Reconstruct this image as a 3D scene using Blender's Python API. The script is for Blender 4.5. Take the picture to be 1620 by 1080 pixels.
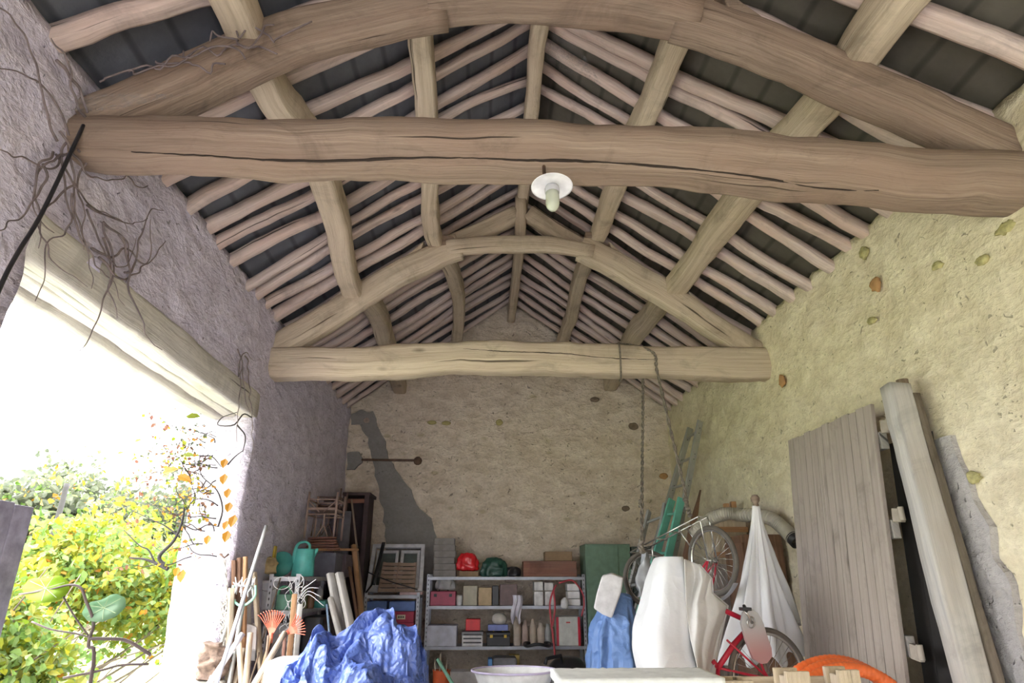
import bpy, math, random
from mathutils import Vector, Matrix, noise
V = Vector
for o in list(bpy.data.objects): bpy.data.objects.remove(o)
S = bpy.context.scene
COL = S.collection
R_ = random.Random(7)

# ------------------------------------------------------------------ camera
FPX = 995.0
PITCH = math.atan(375/995.0)
YAW = math.atan(45/(995.0/math.cos(PITCH)))
EYE = V((0, 0, 1.6))
cam_d = bpy.data.cameras.new('camera')
cam_d.sensor_width = 36; cam_d.lens = 36*FPX/1620; cam_d.clip_start = 0.05; cam_d.clip_end = 300
cam = bpy.data.objects.new('camera', cam_d); COL.objects.link(cam)
cam.location = EYE; cam.rotation_euler = (math.pi/2+PITCH, 0, -YAW)
S.camera = cam
_cp, _sp, _cy, _sy = math.cos(PITCH), math.sin(PITCH), math.cos(YAW), math.sin(YAW)
_F = V((_sy*_cp, _cy*_cp, _sp)); _R = V((_cy, -_sy, 0)); _U = _R.cross(_F)
def P(u, v, x=None, y=None, z=None):
    """survey helper: the place seen at (u, v) that lies on the plane x, y or z = const"""
    d = _F + _R*((u-810)/FPX) + _U*((540-v)/FPX)
    t = x/d.x if x is not None else (y/d.y if y is not None else (z-EYE.z)/d.z)
    return EYE + d*t

# ------------------------------------------------------------------ sky and light
W = bpy.data.worlds.new('overcast_sky'); S.world = W; W.use_nodes = True
nt = W.node_tree; nt.nodes.clear()
wo = nt.nodes.new('ShaderNodeOutputWorld'); bg = nt.nodes.new('ShaderNodeBackground')
tc = nt.nodes.new('ShaderNodeTexCoord'); sx = nt.nodes.new('ShaderNodeSeparateXYZ')
cr = nt.nodes.new('ShaderNodeValToRGB')
nt.links.new(tc.outputs['Generated'], sx.inputs[0]); nt.links.new(sx.outputs['Z'], cr.inputs[0])
e = cr.color_ramp.elements
e[0].position = 0.0; e[0].color = (0.42, 0.43, 0.46, 1)
e[1].position = 0.55; e[1].color = (1.0, 0.99, 0.97, 1)
nt.links.new(cr.outputs[0], bg.inputs[0]); bg.inputs[1].default_value = 3.6
nt.links.new(bg.outputs[0], wo.inputs[0])
S.view_settings.view_transform = 'Standard'; S.view_settings.look = 'None'
S.view_settings.gamma = 1; S.view_settings.use_curve_mapping = False
S.view_settings.exposure = 2.4

# ------------------------------------------------------------------ materials
def newmat(name):
    m = bpy.data.materials.new(name); m.use_nodes = True
    n = m.node_tree; b = n.nodes['Principled BSDF']
    return m, n, b
def N(n, t, **k):
    x = n.nodes.new(t)
    for a, b in k.items(): setattr(x, a, b)
    return x
def mixc(n, fac, a, b, blend='MIX'):
    m = N(n, 'ShaderNodeMix', data_type='RGBA', blend_type=blend)
    for i, val in ((0, fac), (6, a), (7, b)):
        if hasattr(val, 'links'): n.links.new(val, m.inputs[i])
        elif i == 0: m.inputs[0].default_value = val
        else: m.inputs[i].default_value = (*val[:3], 1)
    return m.outputs[2]
def ramp(n, src, stops):
    r = N(n, 'ShaderNodeValToRGB'); n.links.new(src, r.inputs[0])
    el = r.color_ramp.elements
    while len(el) < len(stops): el.new(0.5)
    for i, (p, c) in enumerate(stops):
        el[i].position = p; el[i].color = (c, c, c, 1) if not hasattr(c, '__len__') else (*c, 1)
    return r.outputs[0]
def nz(n, vec, scale, detail=4, rough=.55, dist=0):
    x = N(n, 'ShaderNodeTexNoise'); x.inputs['Scale'].default_value = scale; x.inputs['Detail'].default_value = detail
    x.inputs['Roughness'].default_value = rough; x.inputs['Distortion'].default_value = dist
    if vec is not None: n.links.new(vec, x.inputs['Vector'])
    return x.outputs['Fac']
def mapping(n, vec, scale=(1, 1, 1), loc=(0, 0, 0)):
    m = N(n, 'ShaderNodeMapping'); n.links.new(vec, m.inputs['Vector'])
    m.inputs['Scale'].default_value = scale; m.inputs['Location'].default_value = loc
    return m.outputs[0]
def bump(n, b, h, strength=.5, dist=.02):
    x = N(n, 'ShaderNodeBump'); x.inputs['Strength'].default_value = strength; x.inputs['Distance'].default_value = dist
    n.links.new(h, x.inputs['Height']); n.links.new(x.outputs[0], b.inputs['Normal'])
_mc = {}
def plain(name, c, rough=.6, metal=0, var=.12, bmp=.15, scale=12, trans=0):
    if name in _mc: return _mc[name]
    m, n, b = newmat(name)
    t = N(n, 'ShaderNodeTexCoord').outputs['Object']
    f = nz(n, t, scale, 5)
    lo = tuple(max(0, x*(1-var*1.6)) for x in c); hi = tuple(min(1, x*(1+var)) for x in c)
    n.links.new(mixc(n, ramp(n, f, [(.3, 0), (.7, 1)]), lo, hi), b.inputs['Base Color'])
    b.inputs['Roughness'].default_value = rough; b.inputs['Metallic'].default_value = metal
    if trans: b.inputs['Transmission Weight'].default_value = trans
    if bmp: bump(n, b, nz(n, t, scale*5, 3), bmp, .004)
    _mc[name] = m; return m
def wood(name, c1, c2, c3, rough=.85, knots=.5, bstr=.5, gscale=1.0):
    """UV: u metres along the grain, v metres round the section"""
    m, n, b = newmat(name)
    uv = N(n, 'ShaderNodeUVMap').outputs[0]
    oi = N(n, 'ShaderNodeObjectInfo').outputs['Random']
    ad = N(n, 'ShaderNodeVectorMath', operation='ADD'); n.links.new(uv, ad.inputs[0])
    sc = N(n, 'ShaderNodeMath', operation='MULTIPLY'); n.links.new(oi, sc.inputs[0]); sc.inputs[1].default_value = 37.
    n.links.new(sc.outputs[0], ad.inputs[1])
    g = nz(n, mapping(n, ad.outputs[0], (1.1*gscale, 42*gscale, 1)), 1, 5, .6, .12)
    g2 = nz(n, mapping(n, ad.outputs[0], (1.2, 5, 1)), 1.3, 4, .6)
    g3 = nz(n, mapping(n, ad.outputs[0], (5, 140, 1)), 1, 3, .6)
    c = mixc(n, ramp(n, g, [(.32, 0), (.68, 1)]), c1, c2)
    c = mixc(n, ramp(n, g2, [(.42, 0), (.66, .8)]), c, c3)
    blot = nz(n, mapping(n, ad.outputs[0], (2.5, 3.5, 1), (9, 2, 0)), 1, 5, .7, .8)
    c = mixc(n, ramp(n, blot, [(.52, 0), (.75, .55)]), c, tuple(x*.45 for x in c1))
    vk = N(n, 'ShaderNodeTexVoronoi'); n.links.new(mapping(n, ad.outputs[0], (1.3, 3.4, 1)), vk.inputs['Vector']); vk.inputs['Scale'].default_value = 1.0
    c = mixc(n, ramp(n, vk.outputs['Distance'], [(.03, .75), (.10, 0)]), c, tuple(x*.35 for x in c1))
    cracks = ramp(n, nz(n, mapping(n, ad.outputs[0], (.55, 24, 1), (3, 1, 0)), 1, 3, .5, .25), [(.0, 0), (.29, 0), (.325, 1)])
    c = mixc(n, cracks, tuple(x*.30 for x in c1), c)
    n.links.new(c, b.inputs['Base Color']); b.inputs['Roughness'].default_value = rough
    b.inputs['Specular IOR Level'].default_value = .2
    h = N(n, 'ShaderNodeMath', operation='ADD'); n.links.new(g, h.inputs[0]); n.links.new(g3, h.inputs[1])
    h2 = N(n, 'ShaderNodeMath', operation='ADD'); n.links.new(h.outputs[0], h2.inputs[0]); n.links.new(cracks, h2.inputs[1])
    bump(n, b, h2.outputs[0], bstr, .012)
    return m
def plaster(name, base, light, stain, stone, bstr=.6, stone_amt=.5, joint=0):
    m, n, b = newmat(name)
    t = N(n, 'ShaderNodeTexCoord').outputs['Object']
    big = nz(n, t, .9, 5, .6); mid = nz(n, mapping(n, t, (1, 1, 1.7)), 4.6, 6, .60, .2); fine = nz(n, t, 28, 5, .6)
    c = mixc(n, ramp(n, mid, [(.35, 0), (.65, 1)]), base, light)
    c = mixc(n, ramp(n, big, [(.5, 0), (.72, .55)]), c, stain)
    vo = N(n, 'ShaderNodeTexVoronoi'); vo.inputs['Scale'].default_value = 4.2
    n.links.new(mapping(n, t, (1, 1, 1.8)), vo.inputs['Vector'])
    sel = N(n, 'ShaderNodeSeparateColor'); n.links.new(vo.outputs['Color'], sel.inputs[0])
    m1 = ramp(n, sel.outputs[0], [(.86, 0), (.88, 1)])
    m2 = ramp(n, vo.outputs['Distance'], [(.16, 1), (.30, 0)])
    mm = N(n, 'ShaderNodeMath', operation='MULTIPLY'); n.links.new(m1, mm.inputs[0]); n.links.new(m2, mm.inputs[1])
    ms = N(n, 'ShaderNodeMath', operation='MULTIPLY'); n.links.new(mm.outputs[0], ms.inputs[0]); ms.inputs[1].default_value = stone_amt
    c = mixc(n, ms.outputs[0], c, stone)
    # small dark pits and cracks
    pit = ramp(n, nz(n, t, 16, 2, .5, 1.2), [(.27, 1), (.31, 0)])
    pm = N(n, 'ShaderNodeMath', operation='MULTIPLY'); n.links.new(pit, pm.inputs[0]); pm.inputs[1].default_value = .65
    c = mixc(n, pm.outputs[0], c, tuple(x*.35 for x in base))
    c = mixc(n, ramp(n, fine, [(.38, .22), (.6, 0)]), c, tuple(x*.6 for x in base))
    n.links.new(c, b.inputs['Base Color']); b.inputs['Roughness'].default_value = .95
    b.inputs['Specular IOR Level'].default_value = .1
    fh = N(n, 'ShaderNodeMath', operation='MULTIPLY'); n.links.new(fine, fh.inputs[0]); fh.inputs[1].default_value = .35
    h = N(n, 'ShaderNodeMath', operation='MULTIPLY_ADD'); n.links.new(mid, h.inputs[0]); h.inputs[1].default_value = 2.8; n.links.new(fh.outputs[0], h.inputs[2])
    h3 = N(n, 'ShaderNodeMath', operation='SUBTRACT'); n.links.new(h.outputs[0], h3.inputs[0]); n.links.new(pit, h3.inputs[1])
    bump(n, b, h3.outputs[0], bstr, .03)
    return m
M = {}
M['oak'] = wood('old_oak', (.20, .145, .11), (.37, .285, .22), (.29, .205, .155))
M['oak_pale'] = wood('pale_oak', (.42, .34, .25), (.66, .57, .44), (.54, .44, .34), gscale=.8)
M['pole'] = wood('rafter_pole', (.46, .37, .34), (.74, .62, .57), (.62, .46, .40), bstr=.35)
M['lintel'] = wood('lintel_wood', (.58, .55, .50), (.78, .75, .68), (.64, .61, .56), bstr=.5)
M['grey_board'] = wood('weathered_board', (.30, .26, .23), (.43, .38, .34), (.36, .31, .28), bstr=.25)
M['grey_beam'] = wood('weathered_beam', (.36, .35, .35), (.55, .53, .50), (.42, .38, .34), bstr=.3)
M['brown_wood'] = wood('brown_wood', (.16, .09, .06), (.28, .16, .10), (.20, .12, .09))
M['orange_wood'] = wood('orange_wood', (.38, .20, .10), (.55, .32, .18), (.45, .27, .16))
M['red_board'] = wood('reddish_board', (.22, .10, .08), (.36, .18, .13), (.25, .15, .12))
M['crate_wood'] = wood('crate_wood', (.45, .36, .25), (.66, .55, .40), (.5, .42, .33))
M['bark'] = wood('bark', (.10, .08, .06), (.22, .18, .15), (.16, .14, .10))
M['wall_l'] = plaster('flare_tinted_plaster', (.66, .61, .74), (.86, .81, .95), (.60, .56, .66), (.46, .41, .40), .9, .25)  # lilac cast of lens flare and haze put into the plaster colour
M['wall_r'] = plaster('cream_limewash', (.70, .62, .46), (.86, .79, .62), (.66, .60, .45), (.52, .40, .20), .55, .6)
M['wall_b'] = plaster('ochre_render', (.68, .57, .45), (.90, .79, .67), (.74, .61, .49), (.45, .37, .18), 1.0, .5)
M['floor'] = plaster('dusty_floor', (.52, .49, .45), (.62, .59, .55), (.45, .43, .39), (.3, .27, .22), .5, .3)
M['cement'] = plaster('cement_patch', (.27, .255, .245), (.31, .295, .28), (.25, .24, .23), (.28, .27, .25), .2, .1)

# ------------------------------------------------------------------ mesh helpers
class MB:
    def __init__(s): s.v = []; s.f = []; s.uv = []
    def add(s, vs, fs, uvs=None):
        o = len(s.v); s.v += [V(p) for p in vs]
        for i, f in enumerate(fs):
            s.f.append([o+k for k in f]); s.uv.append(uvs[i] if uvs else None)
        return s
    def box(s, c, size, rot=None, taper=1):
        c = V(c); hx, hy, hz = size[0]/2, size[1]/2, size[2]/2
        L = max(range(3), key=lambda i: size[i])
        pts = [(-hx, -hy, -hz), (hx, -hy, -hz), (hx, hy, -hz), (-hx, hy, -hz), (-hx*taper, -hy*taper, hz), (hx*taper, -hy*taper, hz), (hx*taper, hy*taper, hz), (-hx*taper, hy*taper, hz)]
        fs = [(0, 3, 2, 1), (4, 5, 6, 7), (0, 1, 5, 4), (1, 2, 6, 5), (2, 3, 7, 6), (3, 0, 4, 7)]
        uvs = []
        for k, f in enumerate(fs):
            a = []
            for i in f:
                p = pts[i]; o = [p[j] for j in range(3) if j != L]
                a.append((p[L], o[0]+o[1]+k*.37))
            uvs.append(a)
        r = rot if rot is not None else Matrix.Identity(3)
        s.add([c+r@V(p) for p in pts], fs, uvs); return s
    def bar(s, a, b, w, h, up=(0, 0, 1)):
        a, b = V(a), V(b); d = (b-a); L = d.length; d.normalize()
        x = d; y = V(up).cross(x)
        if y.length < 1e-4: y = V((0, 1, 0)).cross(x)
        y.normalize(); z = x.cross(y)
        r = Matrix((x, y, z)).transposed()
        return s.box((a+b)/2, (L, w, h), r)
    def tube(s, pts, rad, n=8, closed=False, cap=True, sq=None, up=(0, 0, 1), sec=None):
        """sq=(w,h) factors: superellipse section"""
        pts = [V(p) for p in pts]; m = len(pts)
        if not hasattr(rad, '__len__'): rad = [rad]*m
        T = []
        for i in range(m):
            a = pts[(i-1) % m] if (closed or i) else pts[0]; b = pts[(i+1) % m] if (closed or i < m-1) else pts[-1]
            T.append((b-a).normalized())
        u0 = V(up)
        y = u0.cross(T[0])
        if y.length < .05: y = V((1, 0, 0)).cross(T[0])
        if y.length < .05: y = V((0, 1, 0)).cross(T[0])
        y.normalize(); vs = []; L = 0; Ls = []
        for i in range(m):
            if i: L += (pts[i]-pts[i-1]).length
            y = y - T[i]*y.dot(T[i]); y.normalize(); z = T[i].cross(y)
            Ls.append(L)
            for k in range(n):
                a = 2*math.pi*k/n; c, d = math.cos(a), math.sin(a)
                if sec: c, d = sec[k][0]*sq[0], sec[k][1]*sq[1]
                elif sq:
                    q = sq[2] if len(sq) > 2 else .45
                    c = math.copysign(abs(c)**q, c)*sq[0]; d = math.copysign(abs(d)**q, d)*sq[1]
                vs.append(pts[i]+(y*c+z*d)*rad[i])
        fs = []; uvs = []; per = 2*math.pi*(sum(rad)/m)*(1 if not sq else (sq[0]+sq[1])/2*1.2)
        for i in range(m if closed else m-1):
            j = (i+1) % m; l1 = Ls[i]; l2 = Ls[j] if j else L+.1
            for k in range(n):
                k2 = (k+1) % n
                fs.append((i*n+k, i*n+k2, j*n+k2, j*n+k))
                uvs.append([(l1, per*k/n), (l1, per*(k+1)/n), (l2, per*(k+1)/n), (l2, per*k/n)])
        if cap and not closed:
            fs.append(tuple(range(n-1, -1, -1))); uvs.append([(.3*math.cos(k), .1*math.sin(k)) for k in range(n)])
            fs.append(tuple((m-1)*n+k for k in range(n))); uvs.append([(.3*math.cos(k), .1*math.sin(k)) for k in range(n)])
        s.add(vs, fs, uvs); return s
    def lathe(s, prof, c, axis=(0, 0, 1), n=20, squash=1, cap=True):
        z = V(axis).normalized(); x = V((1, 0, 0)) if abs(z.x) < .9 else V((0, 1, 0))
        x = (x - z*x.dot(z)).normalized(); y = z.cross(x); c = V(c); vs = []; fs = []
        for r, h in prof:
            for k in range(n):
                a = 2*math.pi*k/n; vs.append(c+x*(r*math.cos(a))+y*(r*squash*math.sin(a))+z*h)
        for i in range(len(prof)-1):
            for k in range(n):
                k2 = (k+1) % n; fs.append((i*n+k, i*n+k2, (i+1)*n+k2, (i+1)*n+k))
        if cap:
            fs.append(tuple(range(n-1, -1, -1))); fs.append(tuple((len(prof)-1)*n+k for k in range(n)))
        s.add(vs, fs); return s
    def grid(s, fn, nu, nv, closed_u=False):
        vs = [fn(i/nu, j/nv) for j in range(nv+1) for i in range(nu+(0 if closed_u else 1))]
        w = nu+(0 if closed_u else 1)
        fs = [(j*w+i, j*w+(i+1) % w, (j+1)*w+(i+1) % w, (j+1)*w+i) for j in range(nv) for i in range(nu)]
        uvs = [[(i/nu, j/nv), ((i+1)/nu, j/nv), ((i+1)/nu, (j+1)/nv), (i/nu, (j+1)/nv)] for j in range(nv) for i in range(nu)]
        s.add(vs, fs, uvs); return s
    def prism(s, poly, d):
        """polygon (list of 3D points) swept by vector d"""
        n = len(poly); a = [V(p) for p in poly]; b = [p+V(d) for p in a]
        fs = [tuple(range(n))[::-1], tuple(range(n, 2*n))]+[(i, (i+1) % n, n+(i+1) % n, n+i) for i in range(n)]
        uv = []
        for f in fs: uv.append([((a+b)[i].x+(a+b)[i].y, (a+b)[i].z) for i in f])
        s.add(a+b, fs, uv); return s
    def build(s, name, mat, parent=None, smooth=False, bevel=0, solid=0, sub=0, origin=None):
        me = bpy.data.meshes.new(name)
        root = parent
        org = V((0, 0, 0))
        if parent is not None:
            while root is not None:
                org += root.location; root = root.parent
        elif origin == 'world': pass
        else:
            xs = [p.x for p in s.v]; ys = [p.y for p in s.v]; zs = [p.z for p in s.v]
            org = V(((min(xs)+max(xs))/2, (min(ys)+max(ys))/2, min(zs)))
        me.from_pydata([p-org for p in s.v], [], s.f)
        ul = me.uv_layers.new(name='UVMap'); k = 0
        dat = []
        for f, u in zip(s.f, s.uv):
            for i in range(len(f)):
                dat += list(u[i]) if u else [s.v[f[i]].x+s.v[f[i]].y, s.v[f[i]].z]
        ul.data.foreach_set('uv', dat)
        for m in (mat if isinstance(mat, (list, tuple)) else [mat]): me.materials.append(m)
        if smooth: me.polygons.foreach_set('use_smooth', [True]*len(me.polygons))
        me.update()
        o = bpy.data.objects.new(name, me); COL.objects.link(o)
        if parent is not None: o.parent = parent
        else: o.location = org
        if solid:
            md = o.modifiers.new('solid', 'SOLIDIFY'); md.thickness = solid; md.offset = 0
        if bevel:
            md = o.modifiers.new('bevel', 'BEVEL'); md.width = bevel; md.segments = 2; md.limit_method = 'ANGLE'
        if sub:
            md = o.modifiers.new('sub', 'SUBSURF'); md.levels = sub; md.render_levels = sub
        return o
def thing(name, label, cat, loc=(0, 0, 0), group=None):
    o = bpy.data.objects.new(name, None); COL.objects.link(o); o.location = V(loc); o.empty_display_size = .1
    o['label'] = label; o['category'] = cat
    if group: o['group'] = group
    return o
def tag(o, label, cat, group=None, kind=None):
    o['label'] = label; o['category'] = cat
    if group: o['group'] = group
    if kind: o['kind'] = kind
    return o
def struct(o): o['kind'] = 'structure'; return o
def fbm(p, sc=1, oc=4, seed=0): return noise.fractal(V(p)*sc+V((seed*13.1, seed*7.7, seed*3.3)), .8, 2.1, oc)
def nv3(p, sc, seed=0):
    q = V(p)*sc+V((seed*5.3, seed*9.1, seed*2.7)); return noise.noise_vector(q)
def smooth_path(pts, n):
    """Catmull-Rom resample"""
    pts = [V(p) for p in pts]; q = [pts[0]*2-pts[1]]+pts+[pts[-1]*2-pts[-2]]; out = []
    m = len(pts)-1
    for i in range(n+1):
        t = i/n*m; k = min(int(t), m-1); t -= k
        a, b, c, d = q[k:k+4]
        out.append(.5*((2*b)+(c-a)*t+(2*a-5*b+4*c-d)*t*t+(3*b-a-3*c+d)*t**3))
    return out
def timber(name, pts, w, h, mat, parent=None, wob=.012, seed=0, seg=None, q=.45, rough=.006, taper=None, up=(0, 0, 1), n=16, sec=None):
    """a hewn beam or pole swept along pts; w across, h along 'up'"""
    L = sum(((V(pts[i+1])-V(pts[i])).length for i in range(len(pts)-1)))
    seg = seg or max(6, int(L/.09))
    path = smooth_path(pts, seg)
    for i, p in enumerate(path):
        k = nv3((i*L/seg, seed, 0), 1.1, seed)*wob + nv3((i*L/seg, seed, 4), 3.0, seed)*wob*.4
        path[i] = p+k
    rad = []
    for i in range(seg+1):
        t = i/seg; r = 1+.10*noise.noise(V((t*L*1.3, seed*3.1, 0)))*(1 if wob else 0)
        if taper: r *= taper[0]+(taper[1]-taper[0])*t
        rad.append(r)
    mb = MB(); mb.tube(path, rad, n, sq=(w/2, h/2, q), up=up, sec=sec)
    if rough:
        for i, p in enumerate(mb.v): mb.v[i] = p+nv3(p, 7, seed)*rough+nv3(p, 2.2, seed+5)*rough*1.6
    return mb.build(name, mat, parent, smooth=True)

# ------------------------------------------------------------------ building shell
XL, XR, XM = -2.01, 2.72, .37
ZE, ZR = 3.9, 5.63
SL = (ZR-ZE)/(XM-XL); SR = (ZR-ZE)/(XR-XM)
YB, YF = 9.2, -3.2
OY0, OY1, OZ = 2.53, 5.42, 2.90          # the opening in the left wall
def zroof(x): return ZE+SL*(x-XL) if x < XM else ZE+SR*(XR-x)
def rough_slab(name, mp, thick, nu, nv, hole, amp, mat, fine=.012, seed=0):
    """wall slab of grid cells; mp(s,t)->inner face point; thick = outward vector; hole(s,t)->True leaves a cell out"""
    mb = MB(); idx = {}
    def vert(i, j, k):
        key = (i, j, k)
        if key not in idx:
            p = mp(i/nu, j/nv)+V(thick)*(k/4)
            d = nv3(p, 1.1, seed)*amp+nv3(p, 4, seed+1)*amp*.35+nv3(p, 11, seed+2)*fine
            idx[key] = len(mb.v); mb.v.append(p+d)
        return idx[key]
    solid = [[not hole((i+.5)/nu, (j+.5)/nv) for j in range(nv)] for i in range(nu)]
    def q(a, b, c, d): mb.f.append([a, b, c, d]); mb.uv.append(None)
    for i in range(nu):
        for j in range(nv):
            if not solid[i][j]: continue
            q(vert(i, j, 0), vert(i+1, j, 0), vert(i+1, j+1, 0), vert(i, j+1, 0))
            q(vert(i, j, 4), vert(i, j+1, 4), vert(i+1, j+1, 4), vert(i+1, j, 4))
            for (di, dj, a, b) in ((-1, 0, (0, 0), (0, 1)), (1, 0, (1, 1), (1, 0)), (0, -1, (1, 0), (0, 0)), (0, 1, (0, 1), (1, 1))):
                ii, jj = i+di, j+dj
                if 0 <= ii < nu and 0 <= jj < nv and solid[ii][jj]: continue
                for k in range(4):
                    q(vert(i+a[0], j+a[1], k), vert(i+b[0], j+b[1], k), vert(i+b[0], j+b[1], k+1), vert(i+a[0], j+a[1], k+1))
    return struct(mb.build(name, mat, None, smooth=True, origin='world'))
WT = .42
LEN = YB-YF
rough_slab('wall_left', lambda s, t: V((XL, YF+s*(LEN+.3), t*(ZE+.06))), (-WT, 0, 0), 200, 66,
           lambda s, t: (OY0 < YF+s*(LEN+.3) < OY1 and t*(ZE+.06) < OZ+.15) or (-2.7 < YF+s*(LEN+.3) < .95 and t*(ZE+.06) < 2.35), .035, M['wall_l'])  # second opening, beside the camera and unseen, is added for fill light
# right wall and back wall
rough_slab('wall_right', lambda s, t: V((XR+.0, YF+s*(LEN+.3), t*(ZE+.07))), (WT, 0, 0), 180, 60, lambda s, t: False, .04, M['wall_r'], .016, seed=4)
rough_slab('wall_back', lambda s, t: V((XL-.2+s*(XR-XL+.4), YB, t*(zroof(min(max(XL-.2+s*(XR-XL+.4), XL), XR))+.13))), (0, .4, 0), 100, 110, lambda s, t: False, .03, M['wall_b'], .02, seed=9)
rough_slab('wall_front', lambda s, t: V((XL-.2+s*(XR-XL+.4), YF, t*(zroof(min(max(XL-.2+s*(XR-XL+.4), XL), XR))+.10))), (0, -.4, 0), 60, 60, lambda s, t: .12 < s < .88 and t*zroof(min(max(XL-.2+s*(XR-XL+.4), XL), XR)) < 1.5, .03, M['wall_b'], .02, seed=12)  # low unseen opening behind the camera, added to throw light on the floor
# floor
rough_slab('floor', lambda s, t: V((XL-.4+s*(XR-XL+.8), YF+t*(LEN+.4), 0)), (0, 0, -.2), 50, 90, lambda s, t: False, .01, M['floor'], .004)
# cement patch and stones on the back wall
def patch(name, outline, y, mat, th=.012, seed=3):
    """irregular skim of render standing proud of the wall, outline in (u,v) survey marks"""
    pts = [P(u, v, y=y) for u, v in outline]; out = []
    for i in range(len(pts)):
        a, b = pts[i], pts[(i+1) % len(pts)]; k = max(2, int((b-a).length/.05))
        for j in range(k):
            p = a.lerp(b, j/k); d = nv3(p, 9, seed)*.035; out.append(V((p.x+d.x, y, p.z+d.z)))
    mb = MB(); mb.prism(out, (0, th+.06, 0))
    return struct(mb.build(name, mat, None, origin='world'))
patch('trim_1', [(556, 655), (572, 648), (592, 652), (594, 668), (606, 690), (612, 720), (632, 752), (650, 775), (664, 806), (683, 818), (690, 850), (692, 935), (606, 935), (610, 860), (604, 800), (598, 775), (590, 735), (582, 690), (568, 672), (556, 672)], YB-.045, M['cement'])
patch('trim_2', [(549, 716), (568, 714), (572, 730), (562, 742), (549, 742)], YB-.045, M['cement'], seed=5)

# roof slopes: dark slates on boards
def mk_roof(side):
    m, n, b = newmat('slate_underside_'+side)
    t = N(n, 'ShaderNodeTexCoord').outputs['Object']
    c = (.085, .09, .108) if side == 'left' else (.070, .063, .052)
    f = nz(n, t, 5, 5)
    rows = N(n, 'ShaderNodeTexWave', bands_direction='X'); rows.inputs['Scale'].default_value = 1.7; rows.inputs['Distortion'].default_value = .6; n.links.new(t, rows.inputs['Vector'])
    cc = mixc(n, ramp(n, f, [(.3, 0), (.75, .6)]), c, tuple(x*1.9 for x in c))
    cc = mixc(n, ramp(n, rows.outputs['Fac'], [(.0, .7), (.12, 0)]), cc, tuple(x*.4 for x in c))
    n.links.new(cc, b.inputs['Base Color']); b.inputs['Roughness'].default_value = .7
    bump(n, b, f, .5, .02)
    return m
ROOF_OFF = .115
def roof(name, xa, xb, mat):
    n = 30
    za, zb = zroof(xa), zroof(xb)
    if xa < XL: za = ZE+SL*(xa-XL)
    if xb > XR: zb = ZE+SR*(XR-xb)
    if xa < XM: xa_, za_ = xa, za
    mb = MB()
    nrm = V((-(zb-za), 0, xb-xa)).normalized()
    def f(s, t, o):
        p = V((xa+(xb-xa)*s, YF-.2+(LEN+.8)*t, za+(zb-za)*s+ROOF_OFF/abs(nrm.z)))+nrm*o
        return p+V((0, 0, .012*noise.noise(p*2.5)))
    mb.grid(lambda s, t: f(s, t, 0), n, 100); mb.grid(lambda s, t: f(s, 1-t, .08), n, 100)
    return struct(mb.build(name, mat, None, smooth=True, origin='world'))
roof('ceiling_left', XL-.55, XM, mk_roof('left'))
roof('ceiling_right', XM, XR+.55, mk_roof('right'))

# ------------------------------------------------------------------ roof timbers
def ordinal(i): return ['first', 'second', 'third', 'fourth', 'fifth', 'sixth', 'seventh', 'eighth', 'ninth', 'tenth', 'eleventh', 'twelfth', 'thirteenth'][i]
BAYS = [('in front of the near truss', lambda y: y < 2.6), ('behind the near truss', lambda y: 2.6 <= y < 5.7), ('behind the far truss', lambda y: y >= 5.7)]
def rafter_row(side, ys, seed0):
    cnt = {}
    for i, (y0, y1, w) in enumerate(ys):
        sd = seed0+i
        o = .048
        xe = XL-.12 if side == 'left' else XR+.12
        sl = SL if side == 'left' else SR
        ze = ZE-.12*sl
        n = 6; pts = []
        for k in range(n+1):
            t = k/n; x = xe+(XM-xe)*t+(-.02 if side == 'left' else .02)*t
            z = ze+(ZR-ze)*t+o-.02*math.sin(t*7+sd)
            bow = .07*math.sin(t*math.pi)*noise.noise(V((sd*1.7, 0, .3)))*1.6+.03*noise.noise(V((sd*2.7, t*3, .3)))
            pts.append((x, y0+(y1-y0)*t+bow, z))
        ob = timber('rafter', pts, w, w*.80, M['pole'], wob=.026, seed=sd, rough=.007, q=.48, n=10, seg=34, taper=(1.12, .88))
        for bn, tst in BAYS:
            if tst(y0): break
        k = cnt.get(bn, 0); cnt[bn] = k+1
        if bn.startswith('in front'): pl = f'{ordinal(k)} rafter pole {bn} on the {side} roof slope'
        else: pl = f'{ordinal(k)} rough rafter pole {bn} on the {side} roof slope'
        tag(ob, pl, 'rafter', f'rafter poles of the {side} roof slope')
yl = [1.75, 2.02, 2.31, 2.72, 3.05, 3.40, 3.73, 4.03, 4.25, 4.50, 4.87, 5.07, 5.37, 5.64, 5.95, 6.25, 6.54, 6.83, 7.13, 7.43, 7.72, 8.02, 8.32, 8.62, 8.93]
dl = [.05, .05, .25, .15, .20, .12, -.02, -.05, .05, .12, .05, .05, .02, .0, .05, 0, .05, 0, -.03, .05, 0, .05, 0, 0, 0]
yr = [1.65, 1.95, 2.28, 2.68, 2.98, 3.30, 3.58, 3.86, 4.11, 4.38, 4.72, 5.02, 5.35, 5.66, 5.95, 6.22, 6.51, 6.80, 7.10, 7.40, 7.70, 8.00, 8.30, 8.60, 8.92]
dr = [.2, .2, .35, .25, .35, .3, .1, .05, .05, .02, .1, .0, .05, .04, .0, .05, 0, .03, 0, .05, 0, .04, 0, 0, 0]
rafter_row('left', [(a, a+b, .086+.026*R_.random()) for a, b in zip(yl, dl)], 10)
rafter_row('right', [(a, a+b, .086+.026*R_.random()) for a, b in zip(yr, dr)], 60)

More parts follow.
